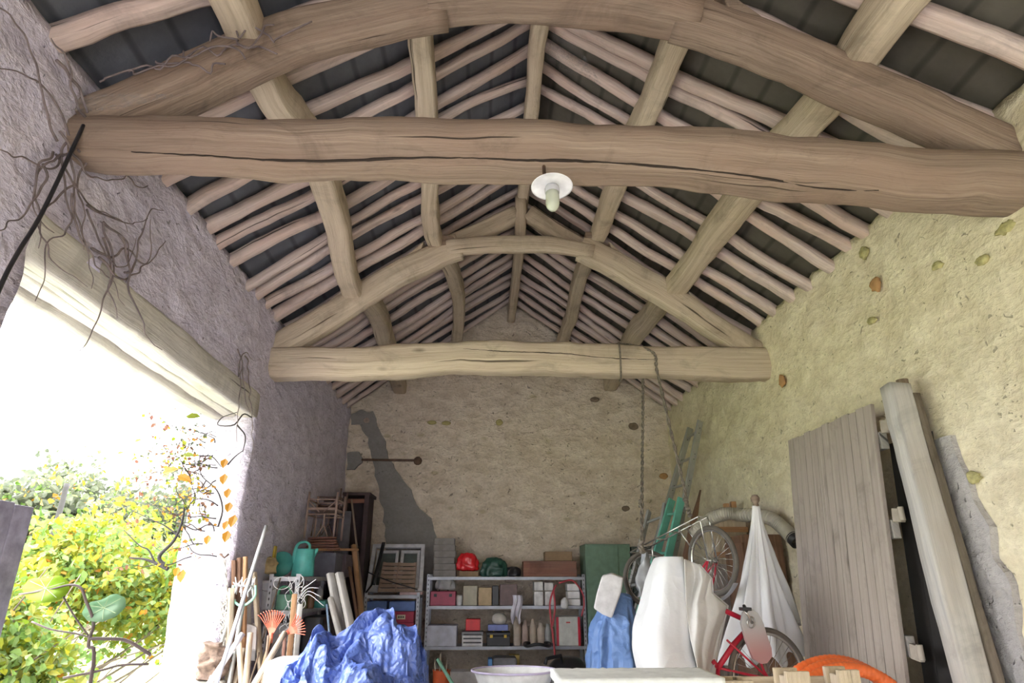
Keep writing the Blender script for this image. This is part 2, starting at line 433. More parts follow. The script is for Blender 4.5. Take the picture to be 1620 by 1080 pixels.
def purlin(label, pts, w, h, seed, mat='oak_pale'):
    pts2 = []
    for (x, y) in pts:
        pts2.append((x, y, zroof(x)-h/2-.01))
    ob = timber('purlin', pts2, w, h, M[mat], wob=.02, seed=seed, rough=.007, q=.4, seg=90, n=16)
    tag(ob, label, 'beam', 'long purlins under the rafters')
purlin('lower left purlin, thick knotty round log above the opening', [(-1.24, -3), (-1.27, .5), (-1.30, 2.45), (-1.30, 2.9), (-1.22, 3.6), (-1.24, 4.4), (-1.33, 5.6), (-1.24, 6.2), (-1.24, 7.4), (-1.30, 9.3)], .19, .21, 201)
purlin('upper left purlin, squared log with a bend beyond the far truss', [(-.44, -3), (-.45, 1), (-.46, 3), (-.50, 4.4), (-.56, 5.5), (-.46, 6.3), (-.38, 7.2), (-.40, 8.0), (-.48, 9.3)], .16, .19, 202)
purlin('upper right purlin between the ridge and the thick lower one', [(1.22, -3), (1.23, 1), (1.22, 3), (1.17, 4.2), (1.14, 5.6), (1.10, 6.6), (1.14, 8.0), (1.12, 9.3)], .16, .19, 203)
purlin('lower right purlin, heaviest and palest, above the limewashed wall', [(2.0, -3), (2.0, 1), (2.02, 2.6), (1.99, 3.4), (1.94, 4.2), (1.92, 5.4), (1.86, 6.6), (1.84, 7.4), (1.90, 9.3)], .21, .21, 204)
pts2 = [(XM+.02*math.sin(y), y, ZR-.16) for y in (-3, 0, 2, 4, 6, 8, 9.3)]
tag(timber('ridge_beam', [(p[0], p[1], p[2]) for p in pts2], .13, .17, M['oak_pale'], wob=.015, seed=206, seg=90, q=.5), 'straight squared ridge beam along the very top of the roof', 'beam', None)

def wedge_block(parent, x, y, side, ztop, mat):
    """cleat nailed on the principal below a purlin"""
    s = -1 if side == 'left' else 1
    w = .10
    x0 = x+s*.11
    mb = MB(); mb.prism([(x0, y-w/2, ztop+.10), (x0+s*.42, y-w/2, ztop-.33), (x0+s*.05, y-w/2, ztop-.14)], (0, w, 0))
    mb.build('cleat', mat, parent, bevel=.008)
def dense(poly, k):
    """resample a section outline, k points per edge, with softened corners"""
    out = []
    for i in range(len(poly)):
        a, b = poly[i], poly[(i+1) % len(poly)]
        if (math.dist(a, b)) < .16: out.append(a); continue
        for j in range(k):
            t = (j+.5)/k; out.append((a[0]+(b[0]-a[0])*t, a[1]+(b[1]-a[1])*t))
    return out
# hewn section: waney upper edge, flat face, lower chamfer split by a long shake
SEC_FRONT = dense([(.55, -1), (1, -.55), (1, .6), (.6, 1), (-.30, 1), (-.80, .62), (-1, .22), (-.98, -.15), (-.55, -.96), (-.25, -1.02)], 4)
SEC_BACK = dense([(.7, -1), (1, -.7), (1, .7), (.7, 1), (-.55, 1), (-.95, .80), (-1, .1), (-.97, -.38), (-.60, -.97), (-.2, -1.02)], 3)
def truss(y, label, front):
    T = thing('roof_truss', label, 'roof truss', (XM, y, 3.4), 'roof trusses')
    if front:
        tie = [(XL-.15, y+.02, 3.64), (-1.7, y, 3.635), (-1.1, y, 3.63), (-.3, y, 3.64), (.5, y, 3.645), (1.0, y, 3.635), (1.7, y, 3.575), (2.3, y, 3.54), (XR+.15, y, 3.53)]
        mb_w, mb_h = .30, .315
        timber('tie_beam', tie, mb_w, mb_h, M['oak'], T, wob=.016, seed=301, rough=.010, seg=110, n=len(SEC_FRONT), taper=(.88, 1.04), sec=SEC_FRONT)
        timber('principal_rafter', [(-2.02, y, 3.72), (-1.6, y, 3.97), (-1.13, y, 4.30), (-.7, y, 4.48), (-.28, y, 4.62)], .24, .205, M['oak'], T, seed=302, rough=.008, wob=.015, up=(0, 1, 0), n=20)
        timber('principal_rafter', [(2.74, y, 3.70), (2.3, y, 3.95), (1.80, y, 4.24), (1.4, y, 4.44), (1.05, y, 4.59)], .24, .21, M['oak'], T, seed=303, rough=.008, wob=.015, up=(0, 1, 0), n=20)
        timber('collar_beam', [(-.36, y-.03, 4.56), (.0, y-.03, 4.635), (.4, y-.03, 4.645), (.8, y-.03, 4.61), (1.16, y-.03, 4.54)], .24, .165, M['oak'], T, seed=304, rough=.007, up=(0, 0, 1), n=18)
        timber('upper_principal', [(-.36, y+.05, 4.62), (.0, y+.05, 4.98), (.36, y+.05, 5.28)], .16, .17, M['oak'], T, seed=305, up=(0, 1, 0))
        timber('upper_principal', [(1.10, y+.05, 4.62), (.75, y+.05, 4.95), (.38, y+.05, 5.28)], .16, .17, M['oak'], T, seed=306, up=(0, 1, 0))
        timber('king_post', [(XM, y+.05, 4.66), (XM, y+.05, 5.40)], .12, .14, M['oak'], T, seed=307, up=(1, 0, 0))
        for (x, side, z) in ((-1.29, 'left', 4.20), (-.47, 'left', 4.72), (1.2, 'right', 4.72), (2.0, 'right', 4.17)): wedge_block(T, x, y+.02, side, z, M['oak'])
    else:
        tie = [(XL-.15, y, 3.50), (-1.3, y, 3.515), (-.8, y, 3.545), (-.4, y, 3.585), (0, y, 3.60), (.5, y, 3.60), (1.0, y, 3.585), (1.8, y, 3.565), (XR+.15, y, 3.55)]
        timber('tie_beam', tie, .26, .305, M['oak_pale'], T, wob=.012, seed=311, rough=.010, seg=90, n=len(SEC_BACK), sec=SEC_BACK)
        timber('principal_rafter', [(-2.08, y, 3.62), (-1.6, y, 3.95), (-1.15, y, 4.29), (-.8, y, 4.53), (-.45, y, 4.74), (-.3, y, 4.80)], .15, .27, M['oak_pale'], T, seed=312, rough=.010, up=(0, 0, 1), n=18, q=.4)
        timber('principal_rafter', [(2.76, y, 3.62), (2.3, y, 3.92), (1.8, y, 4.29), (1.45, y, 4.53), (1.05, y, 4.77), (.95, y, 4.82)], .15, .26, M['oak_pale'], T, seed=313, rough=.010, up=(0, 0, 1), n=18, q=.4)
        timber('collar_beam', [(-.42, y-.04, 4.76), (.0, y-.04, 4.815), (.32, y-.04, 4.83), (.7, y-.04, 4.81), (1.08, y-.04, 4.74)], .12, .165, M['oak_pale'], T, seed=314, rough=.008, up=(0, 0, 1), n=16)
        timber('upper_principal', [(-.5, y+.05, 4.80), (.0, y+.05, 5.06), (.30, y+.05, 5.24)], .13, .20, M['oak_pale'], T, seed=315, up=(0, 0, 1))
        timber('upper_principal', [(1.12, y+.05, 4.78), (.7, y+.05, 5.03), (.42, y+.05, 5.24)], .13, .20, M['oak_pale'], T, seed=316, up=(0, 0, 1))
        timber('king_post', [(XM-.04, y+.03, 4.88), (XM-.03, y+.03, 5.44)], .11, .12, M['oak_pale'], T, seed=317, up=(1, 0, 0))
        for (x, side, z) in ((-1.32, 'left', 4.18), (-.55, 'left', 4.74), (1.14, 'right', 4.78), (1.92, 'right', 4.23)): wedge_block(T, x, y, side, z, M['oak_pale'])
        mb = MB(); mb.prism([(-.62, y-.08, 4.74), (-.50, y-.08, 4.90), (-.36, y-.08, 4.88), (-.34, y-.08, 4.80)], (0, .16, 0)); mb.build('block', M['oak'], T, bevel=.006)
        mb = MB(); mb.box((1.10, y-.02, 4.93), (.20, .16, .06)); mb.build('block', M['oak'], T, bevel=.006)
    return T
truss(2.66, 'near roof truss with huge hewn tie beam carrying the lamp', True)
truss(5.75, 'far roof truss with a pale slightly bowed tie beam and arched collar', False)

def crack(beam, marks, y, r=.006, mat=None, dv=0):
    """a drying shake running along the face of a beam, as a dark seam lying on its surface"""
    from mathutils.bvhtree import BVHTree
    off = V((0, 0, 0)); p = beam
    while p is not None: off += p.location; p = p.parent
    bv = BVHTree.FromPolygons([v.co+off for v in beam.data.vertices], [list(f_.vertices) for f_ in beam.data.polygons])
    path = smooth_path([P(u, v-dv, y=y) for u, v in marks], 160); out = []
    for i, q in enumerate(path):
        q = q+V((0, 0, .006*noise.noise(V((i*.15, 0, y)))+.003*noise.noise(V((i*.6, 3, y)))))
        hit = bv.ray_cast(V((q.x, q.y-.6, q.z-.15)), V((0, .97, .243)).normalized())[0]
        out.append(hit if hit else (out[-1] if out else q))
    sm = [sum((out[min(160, max(0, i+j))] for j in range(-6, 7)), V((0, 0, 0)))/13 for i in range(161)]
    out = [V((p.x, p.y-.001, p.z+.003*noise.noise(V((i*.5, 3, y))))) for i, p in enumerate(sm)]
    mb = MB(); mb.tube(out, [r*(.35+.65*math.sin(min(1, i/160)*math.pi)**.5)*(.7+.5*noise.noise(V((i*.09, 5, y)))) for i in range(161)], 6)
    return mb.build('shake', mat or plain_dark, beam.parent, True)
plain_dark, _n, _b = newmat('dark_shake'); _b.inputs['Base Color'].default_value = (.03, .02, .015, 1); _b.inputs['Roughness'].default_value = 1
tbs = [o for o in COL.objects if o.name.startswith('tie_beam')]
crack(tbs[0], [(180, 246), (300, 251), (420, 258), (560, 259), (700, 258), (800, 260), (900, 262), (1020, 268), (1150, 281), (1300, 300), (1420, 308)], 2.50, .0085, None, 17)
crack(tbs[1], [(730, 551), (800, 556), (880, 558), (960, 566), (1040, 569)], 5.61, .006)
# lintel timbers over the opening
for k, (dx, w, h, z0, lb) in enumerate(((-.055, .15, .24, 0, 'inner lintel timber over the opening, broad and flush with the wall'), (-.205, .11, .15, .02, 'middle lintel timber over the opening, behind the dark gap'), (-.335, .13, .17, -.015, 'outermost weathered lintel timber over the opening, edge on the sky'))):
    x = XL+dx
    zz = OZ+z0+h/2
    ob = timber('lintel', [(x, OY0+.0, zz), (x, 3.4, zz+.005), (x, 4.4, zz-.005), (x, OY1+.05, zz)], w, h, M['lintel'], seed=401+k, rough=.008, wob=.008, q=.3, n=20)
    tag(ob, lb, 'lintel', 'lintel timbers over the opening')
#@@STUFF
# ------------------------------------------------------------------ colours of the clutter
RED = plain('red_paint', (.55, .02, .05), .35)
C_ALU = plain('aluminium', (.45, .46, .45), .42, .6, .08)
C_STEEL = plain('shelf_steel', (.42, .44, .50), .45, .35, .1)
C_DARK = plain('dark_steel', (.06, .06, .07), .5, .4)
C_BLACK = plain('black_plastic', (.018, .018, .022), .38)
C_WHITE = plain('white_plastic', (.82, .81, .83), .5)
C_CREAM = plain('cream_card', (.70, .63, .50), .8)
C_TEAL = plain('teal_plastic', (.10, .47, .42), .4)
C_TEALP = plain('pale_green_plastic', (.32, .66, .50), .45)
C_GREENM = plain('green_cabinet_paint', (.16, .26, .19), .55)
C_CORAL = plain('coral_plastic', (.85, .22, .14), .5)
C_GREYP = plain('grey_plastic', (.42, .42, .46), .5)
C_BROWN = plain('brown_card', (.30, .20, .12), .85)
C_ROPE = plain('rope_fibre', (.20, .17, .14), .9, 0, .3, .5, 60)
C_ROPEW = plain('pale_rope_fibre', (.55, .52, .48), .9, 0, .3, .5, 60)
C_REDCARD = plain('crimson_card', (.46, .03, .09), .5)
C_BLUEP = plain('blue_plastic', (.10, .20, .52), .4)
C_RUST = plain('rusty_iron', (.14, .085, .06), .8, .2, .35)
C_YEL = plain('yellow_cloth', (.62, .47, .08), .8)
C_ORANGE = plain('orange_hose_plastic', (.86, .17, .04), .4)
C_RUBBER = plain('tyre_rubber', (.13, .115, .10), .8)
C_CHROME = plain('dull_chrome', (.6, .6, .58), .25, .9, .05)
C_LILAC = plain('pale_lilac_panel', (.56, .57, .68), .5)
C_STRAW = plain('straw', (.50, .38, .20), .9, 0, .3)

def cloth_mat(name, c, rough=.6, sc=7, strength=.6, var=.1):
    m, n, b = newmat(name)
    t = N(n, 'ShaderNodeTexCoord').outputs['Object']
    f = nz(n, t, 3, 4)
    n.links.new(mixc(n, f, tuple(x*(1-var) for x in c), tuple(min(1, x*(1+var)) for x in c)), b.inputs['Base Color'])
    b.inputs['Roughness'].default_value = rough
    h1 = ramp(n, nz(n, t, sc*.7, 2, .5, .3), [(.35, 0), (.5, 1), (.65, 0)])
    h = N(n, 'ShaderNodeMath', operation='MULTIPLY_ADD'); n.links.new(nz(n, t, sc*2.0, 4, .6), h.inputs[0]); h.inputs[1].default_value = .8; n.links.new(h1, h.inputs[2])
    bump(n, b, h.outputs[0], strength, .02)
    return m
T_BLUE = cloth_mat('blue_tarpaulin', (.09, .145, .42), .30, 12, .8, .35)
T_BLUE2 = cloth_mat('sky_blue_tarpaulin', (.17, .30, .62), .5, 8, .6)
T_WHITE = cloth_mat('white_cover_sheet', (.70, .71, .74), .6, 4, .25, .04)
T_GREY = cloth_mat('grey_plastic_sheet', (.62, .61, .60), .45, 5, .35, .06)
T_PARA = cloth_mat('white_parasol_canvas', (.78, .78, .80), .7, 5, .2, .04)

def extend_down(a, b, z=.02):
    a, b = V(a), V(b); d = b-a
    return a+d*((z-a.z)/d.z)

# ------------------------------------------------------------------ the lamp on the near tie beam
lc = V((.287, 2.44, 3.27))
T = thing('bulkhead_lamp', 'white enamel disc lamp with milky glass jar under near tie beam', 'lamp', lc)
ax = V((0, -.10, -1)).normalized()
mb = MB(); mb.lathe([(.0, .020), (.03, .03), (.045, .025), (.088, .004), (.096, -.004), (.088, -.001), (.03, .012), (0, .012)], lc+ax*-.015, ax*-1, 36, cap=False); mb.build('reflector', plain('white_enamel', (.86, .86, .90), .25), T, True)
mb = MB(); mb.lathe([(.030, 0), (.034, .012), (.034, .030), (.028, .036)], lc+ax*-.01, ax, 24); mb.build('collar', C_GREYP, T, True)
gm, gn, gb = newmat('milky_glass'); gb.inputs['Base Color'].default_value = (.66, .70, .58, 1); gb.inputs['Roughness'].default_value = .25; gb.inputs['Transmission Weight'].default_value = .35
mb = MB(); mb.lathe([(.030, .015), (.031, .05), (.031, .085), (.027, .105), (.016, .118), (0, .122)], lc, ax, 24); mb.build('glass_jar', gm, T, True)
mb = MB(); mb.tube([lc+V((-.02, .03, .01)), lc+V((-.02, .07, .05)), lc+V((-.02, .13, .16)), lc+V((-.02, .16, .26))], .009, 8); mb.build('bracket', C_RUST, T, True)

# ------------------------------------------------------------------ wall iron on the back wall
T = thing('tie_rod', 'rusty iron tie rod with round end plate across the back wall', 'iron rod', P(610, 728, y=YB-.09))
mb = MB(); mb.bar(P(572, 727, y=YB-.08), P(655, 728, y=YB-.08), .022, .03); mb.build('rod', C_RUST, T)
c = P(661, 729, y=YB-.08); mb = MB(); mb.lathe([(.055, 0), (.062, .01), (.05, .025), (.0, .03)], c, (0, -1, 0), 10); mb.build('end_plate', C_RUST, T)
stm = plain('brown_stone', (.23, .17, .12), .9, 0, .3, .5)
for k, (u, v, w, h, tint, lb) in enumerate([(941, 632, 16, 8, 0, 'dark oval stone showing high in the back wall'), (1002, 674, 17, 13, 0, 'brown square stone in the back wall near the rope'), (1050, 753, 15, 10, 1, 'orange stone at the right corner of the back wall'), (683, 668, 16, 7, 2, 'leftmost ochre stone in the row on the back wall'), (706, 669, 15, 7, 2, 'second ochre stone in the row on the back wall'), (790, 668, 12, 11, 2, 'squarish ochre stone in the row on the back wall'), (990, 804, 13, 9, 0, 'dark leaning stone low in the back wall'), (580, 665, 14, 14, 3, 'pinkish round stone set in the grey cement patch')]):
    c = P(u, v, y=YB-.035); s = 8.9/995
    mt = [stm, plain('orange_stone', (.48, .27, .12), .9), plain('ochre_stone', (.48, .42, .18), .9), plain('pink_stone', (.42, .32, .27), .9)][tint]
    mb = MB(); mb.lathe([(.01, -.03), (.9, -.02), (1, 0), (.85, .008), (.5, .012), (0, .014)], (0, 0, 0), (0, -1, 0), 14)
    mb.v = [V((c.x+p.x*w*s*.5*(1+.25*noise.noise(p*2+V((k, 0, 0)))), c.y+p.y, c.z+p.z*h*s*.5*(1+.25*noise.noise(p*3+V((0, k, 0)))))) for p in mb.v]
    ob = mb.build('stone', mt, None, True); tag(ob, lb, 'stone', 'stones showing in the back wall')
stones_r = [(1590, 360, 24, 12, 2, 'long olive stone high on the right wall'), (1365, 400, 14, 14, 2, 'olive stone near the eaves of the right wall'), (1384, 450, 18, 17, 1, 'pinkish orange stone near the eaves of the right wall'), (1481, 420, 14, 9, 2, 'small ochre stone in upper middle of right wall'), (1552, 412, 16, 11, 2, 'grey olive stone below the near beam end'), (1378, 507, 15, 9, 2, 'faint olive stone in the middle of the right wall'), (1236, 603, 12, 17, 1, 'yellow stone beside the far beam end'), (1535, 756, 28, 14, 2, 'broad ochre stone beside the leaning grey beam'), (1580, 925, 22, 13, 1, 'brown stone at the edge of the broken render')]
for k, (u, v, w, h, tint, lb) in enumerate(stones_r):
    c = P(u, v, x=XR-.03); dist = (c-EYE).length; s = dist/995
    mt = [stm, plain('orange_stone', (.48, .27, .12)), plain('lichen_stone', (.50, .46, .22), .95, 0, .3, .5, 20)][tint]
    mb = MB(); mb.lathe([(.01, -.03), (.9, -.02), (1, 0), (.85, .006), (.5, .010), (0, .012)], (0, 0, 0), (-1, 0, 0), 18)
    mb.v = [V((c.x+p.x, c.y+p.y*w*s*.60*(1+.6*noise.noise(p*2+V((k, 0, 0)))), c.z+p.z*h*s*.55*(1+.6*noise.noise(p*3+V((0, k, 0)))))) for p in mb.v]
    ob = mb.build('stone', mt, None, True); tag(ob, lb, 'stone', 'stones showing in the right wall')
# fallen render low on the right wall
def wallpatch_r(name, outline, mat, seed):
    pts = [P(u, v, x=XR-.05) for u, v in outline]; out = []
    for i in range(len(pts)):
        a, b = pts[i], pts[(i+1) % len(pts)]; k = max(2, int((b-a).length/.05))
        for j in range(k):
            p = a.lerp(b, j/k); d = nv3(p, 7, seed)*.03; out.append(V((XR-.045, p.y+d.y, p.z+d.z)))
    mb = MB(); mb.prism(out, (.10, 0, 0)); return struct(mb.build(name, mat, None, origin='world'))
wallpatch_r('trim_3', [(1462, 700), (1500, 695), (1518, 735), (1535, 790), (1560, 830), (1572, 880), (1598, 930), (1612, 1000), (1640, 1120), (1560, 1120), (1500, 900)], plaster('bare_grey_render', (.42, .40, .41), (.55, .53, .54), (.36, .34, .35), (.4, .3, .2), .9, .3), 8)
#wallpatch_r('trim_4', [(1468, 706), (1495, 694), (1512, 702), (1512, 722), (1490, 727), (1470, 722)], plain('brown_gap', (.30, .25, .19), .95, 0, .3, .8, 10), 9)

# ------------------------------------------------------------------ ropes from the far tie beam
def twisted_rope(mb, pts, r, n=160, turns_per_m=14):
    path = smooth_path(pts, n)
    L = sum((path[i+1]-path[i]).length for i in range(n))
    for ph in (0, math.pi):
        q = []
        for i, p in enumerate(path):
            a = i/n*L*turns_per_m*2*math.pi/2+ph
            q.append(p+V((math.cos(a), math.sin(a), 0))*r*.8)
        mb.tube(q, r*.75, 5)
yb = 5.58
T = thing('hanging_rope', 'left twisted rope hanging straight down from the far tie beam', 'rope', P(1017, 600, y=5.92), 'ropes holding the bicycle')
a = V((1.16, 5.90, 3.72)); b = P(1015, 868, y=5.10)
mb = MB(); twisted_rope(mb, [P(1017, 560, y=5.90), P(1017, 640, y=5.87), P(1016, 740, y=5.8), b], .011, 260); mb.build('rope', C_ROPE, T, True)
mb = MB()
for k in range(5): mb.lathe([(.005, -.012), (.022, -.008), (.026, 0), (.022, .008), (.005, .012)], b+V((.006*(-1)**k, 0, .018*k-.02)), (math.sin(k), .5*math.cos(k*2), 1), 10)
for k in range(3): mb.lathe([(.005, -.01), (.024, -.006), (.024, .006), (.005, .01)], P(1014, 800, y=5.74)+V((0, 0, .018*k)), (math.sin(k), .3, 1), 10)
mb.build('knot', C_ROPE, T, True)
T = thing('hanging_rope', 'right twisted rope slung over the far tie beam, slanting right', 'rope', P(1040, 580, y=yb), 'ropes holding the bicycle')
mb = MB(); twisted_rope(mb, [V((1.29, 5.92, 3.70)), V((1.30, 5.80, 3.78)), P(1031, 556, y=5.60), P(1040, 590, y=5.58), P(1063, 690, y=5.6), P(1083, 775, y=5.62), P(1088, 808, y=5.64)], .011, 240); mb.build('rope', C_ROPE, T, True)
mb = MB()
for k in range(6): mb.lathe([(.005, -.012), (.020, -.008), (.024, 0), (.020, .008), (.005, .012)], P(1084+k*1.5, 790+k*5, y=5.62), (math.sin(k), .5*math.cos(k*2), 1), 10)
mb.build('knot', C_ROPE, T, True)
mb = MB(); mb.tube([V((1.29+.14*math.cos(a)*.2, 5.75+.175*math.cos(a), 3.57+.19*math.sin(a))) for a in [k*math.pi/12 for k in range(24)]], .009, 6, closed=True)
tag(mb.build('rope_loop', C_ROPE, None, True), 'thin rope loop wound round the right part of far tie beam', 'rope')

# ------------------------------------------------------------------ ladders in the far right corner
def ladder(name, label, A0, A1, B0, B1, mat, rungs, holes=True, group=None):
    """rails A0->A1 and B0->B1 (bottom to top)"""
    T = thing(name, label, 'ladder', (V(A0)+V(B0))/2, group)
    A0, A1, B0, B1 = map(V, (A0, A1, B0, B1))
    across = (B0-A0).normalized()
    for a, b in ((A0, A1), (B0, B1)):
        mb = MB(); mb.bar(a, b, .028, .085, up=across.cross((b-a).normalized())); mb.build('rail', mat, T, bevel=.004)
    for k in range(rungs):
        t = (k+.6)/rungs
        mb = MB(); mb.tube([A0.lerp(A1, t), B0.lerp(B1, t)], .016, 8, sq=(1.1, .9, .7)); mb.build('rung', mat, T)
    if holes:
        mb = MB()
        for k in range(rungs):
            t = (k+.6)/rungs
            for a, b in ((A0, A1), (B0, B1)):
                p = a.lerp(b, t); 
                for s in (-.014, .014): mb.lathe([(.006, -.018), (.006, .018)], p+(b-a).normalized()*s*2.2, across, 8)
        mb.build('rivets', C_DARK, T)
    return T
tA = V((2.58, 7.72, 3.38)); tB = V((2.58, 7.32, 3.38))
ladder('aluminium_ladder', 'tall aluminium ladder leaning into the far right corner', extend_down(tA, P(1032, 880, y=7.95)), tA, extend_down(tB, P(1066, 880, y=7.5)), tB, C_ALU, 11)
tA = P(1027, 808, y=7.3); tB = P(1052, 797, y=7.1)
ladder('aluminium_ladder', 'short grey aluminium ladder section left of the green one', extend_down(tA, P(998, 925, y=7.15)), tA, extend_down(tB, P(1030, 925, y=6.95)), tB, plain('grey_aluminium', (.42, .43, .43), .5, .5), 7)
C_GRL = plain('green_ladder_paint', (.13, .42, .34), .5)
tA = P(1063, 790, y=7.0); tB = P(1078, 788, y=6.7)
ladder('green_ladder', 'green painted ladder leaning before the tall aluminium one', extend_down(tA, P(1036, 885, y=6.9)), tA, extend_down(tB, P(1056, 885, y=6.6)), tB, C_GRL, 6, False)
mb = MB(); tp = P(1108, 775, y=7.2); bt = extend_down(tp, P(1092, 850, y=6.95))
pth = [tp.lerp(bt, k/20) for k in range(21)]
mb.tube(pth, [.012, .02, .035]+[.045]*18, 8, sq=(1, .35, .6)); tag(mb.build('wooden_oar', M['brown_wood'], None, True), 'dark wooden paddle board standing against the tall ladder', 'board')

# ------------------------------------------------------------------ big plank door and beam on the right wall
def lean(y, z, off=0):  # plane of the leaning door
    return 2.28+(z/2.66)*.21+off
T = thing('plank_door', 'large grey plank door leaning against the limewashed right wall', 'door leaf', (2.3, 4.4, 0))
yL, yR, HT = 5.02, 3.84, 2.655
nb = 13
for k in range(nb):
    y0 = yR+(yL-yR)*k/nb; y1 = yR+(yL-yR)*(k+1)/nb-.005
    h = HT+.006*math.sin(k*2.3)
    mb = MB()
    mb.bar((lean(0, 0), (y0+y1)/2, .0), (lean(0, h), (y0+y1)/2, h), y1-y0, .024+.001*math.sin(k*5), up=(1, 0, 0))
    mb.build('plank', M['grey_board'], T, bevel=.0015)
for z in (2.42, 1.88, 1.24, .6):
    mb = MB(); mb.bar((lean(0, z, .05), yL-.02, z), (lean(0, z, .05), yR+.0, z), .05, .11); mb.build('batten', M['grey_beam'], T, bevel=.005)
for z in (2.50, 1.96, 1.22):
    mb = MB(); mb.bar((lean(0, z, .035), yR-.02, z), (lean(0, z, .035), yR-.10, z-.01), .03, .08); mb.lathe([(.018, -.04), (.018, .04)], (lean(0, z, .03), yR-.10, z), (0, 0, 1), 10); mb.build('hinge', plain('pale_hinge', (.36, .32, .27), .7), T, bevel=.004)
T = thing('gap_shade_boards', 'black boards added behind the plank door as the shade in the gap', 'door leaf', (2.5, 3.9, 0))  # black boards stand in for the shade between door and grey beam
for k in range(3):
    y0 = 3.61+k*.13; mb = MB(); mb.bar((lean(0, 0, .19), y0+.02, 0), (lean(0, 2.42, .17), y0+.03, 2.42), .128, .025, up=(1, 0, 0)); mb.build('board', plain('gap_shade_black', (.022, .02, .02), .9), T)
tp = V((2.54, 3.66, 2.72)); 
b1 = P(1538, 1080, y=3.50); dr = b1-tp
ob = timber('grey_post', [extend_down(tp, b1, 0), tp.lerp(b1, .5), tp], .15, .12, M['grey_beam'], seed=501, wob=.004, rough=.003, q=.3, up=(0, 1, 0)); tag(ob, 'long grey squared beam leaning to the right of the plank door', 'beam')
tp2 = V((2.62, 3.62, 2.66)); b2 = extend_down(tp2, P(1563, 1080, y=3.46)+V((.05, 0, 0)), 0)
ob = timber('brown_post', [b2, tp2], .05, .05, M['bark'], seed=502, wob=.004, rough=.003, q=.3, up=(0, 1, 0)); tag(ob, 'narrow brown post behind the long leaning grey beam', 'post')
ob = timber('round_post', [(2.62, 3.70, 0), (2.62, 3.70, 2.78)], .07, .07, M['oak'], seed=503, wob=.01, rough=.003, q=1); tag(ob, 'round pole whose top sticks up behind the grey beam', 'pole')

# ------------------------------------------------------------------ closed parasol, boxes and hose against the right wall
def pt_on(c, a, r): return V((c.x+r*math.cos(a), c.y+r*math.sin(a), c.z))
pc0 = P(1196, 800, y=5.28)
T = thing('closed_parasol', 'closed white parasol with round wooden finial by the right wall', 'parasol', (pc0.x-.15, 5.28, 0))
def para(s, t):
    th = s*2*math.pi; Lh = 1.13-.30*max(0, math.cos(th-.5))**2+.05*math.sin(th*8)
    z = pc0.z-t*Lh; c = V((pc0.x-.10*t, 5.28, z))
    prof = .028+.035*t+.205*t**1.5+.02*max(0, math.cos(th))*t
    fold = (.30*math.sin(th*8+1.2*math.sin(t*2.5))+.13*math.sin(th*13+t*4)+.06*math.sin(th*21-t*3))*min(1, t*2.5)*(1-.35*t)
    r = prof*(1+fold)
    return V((c.x+r*math.cos(th)*1.05, c.y+r*math.sin(th)*.75, z))
mb = MB(); mb.grid(para, 150, 60, True); mb.build('canopy', T_PARA, T, True, solid=.006)
mb = MB(); mb.tube([(pc0.x-.15, 5.28, 0), (pc0.x, 5.28, pc0.z+.02)], .02, 12); mb.build('pole', M['oak'], T, True)
mb = MB(); mb.lathe([(.018, -.05), (.026, -.02), (.020, 0), (.034, .02), (.036, .045), (.022, .068), (0, .072)], (pc0.x, 5.28, pc0.z+.02), (0, 0, 1), 16); mb.build('finial', M['oak'], T, True)

T = thing('wooden_box', 'pale wooden box on the dark cupboard behind the bicycle wheel', 'box', P(1150, 890, y=6.6))
c = P(1150, 858, y=6.6); mb = MB(); mb.box((c.x, 6.65, c.z), (.36, .30, .42)); mb.build('body', M['crate_wood'], T, bevel=.006)
mb = MB(); mb.box((c.x, 6.485, c.z+.12), (.37, .02, .05)); mb.box((c.x, 6.485, c.z-.12), (.37, .02, .05)); mb.build('batten', M['orange_wood'], T)
topz = c.z-.21
T = thing('low_cupboard', 'grey board cupboard standing under the pale wooden box', 'cupboard', (c.x, 6.65, 0))
mb = MB(); mb.box((c.x, 6.65, topz/2), (.42, .4, topz)); mb.build('body', M['grey_board'], T, bevel=.004)
mb = MB(); mb.box((c.x, 6.44, topz/2), (.36, .02, topz-.12)); mb.build('door', M['grey_board'], T, bevel=.004)
T = thing('dark_cupboard', 'tall dark brown cupboard between the white parasol and plank door', 'cupboard', (2.42, 5.75, 0))
ct = P(1235, 845, y=5.8).z
mb = MB(); mb.box((2.50, 6.05, ct/2), (.34, .5, ct)); mb.build('body', M['brown_wood'], T, bevel=.006)
mb = MB(); mb.box((2.32, 6.05, ct/2), (.02, .44, ct-.14)); mb.build('door', M['brown_wood'], T, bevel=.004)
# corrugated grey hose lying over the boxes
def corrugated(name, pts, r, mat, label, cat, n=220, am=.10):
    path = smooth_path(pts, n); T = thing(name, label, cat, path[n//2])
    mb = MB(); mb.tube(path, [r*(1+am*math.sin(i*math.pi/2.0)) for i in range(n+1)], 18); mb.build('hose', mat, T, True)
    return T, path
T, path = corrugated('corrugated_hose', [P(1098, 845, y=6.3), P(1115, 826, y=6.2), P(1145, 813, y=6.05), P(1180, 812, y=5.85)+V((.0, .12, 0)), P(1215, 818, y=5.72), P(1240, 836, y=5.6), P(1256, 852, y=5.5)], .058, plain('grey_hose_plastic', (.42, .39, .33), .55), 'fat grey ribbed hose bent over the boxes behind the parasol', 'hose')
d = (path[-1]-path[-5]).normalized(); mb = MB(); mb.lathe([(.060, -.03), (.062, .05), (.05, .05), (.045, -.02), (0, -.02)], path[-1], d, 20, cap=False); mb.build('cuff', C_BLACK, T, True)
T = thing('wooden_post', 'two short wood stubs standing on the ledge behind the hose', 'wood', P(1158, 800, y=6.75))
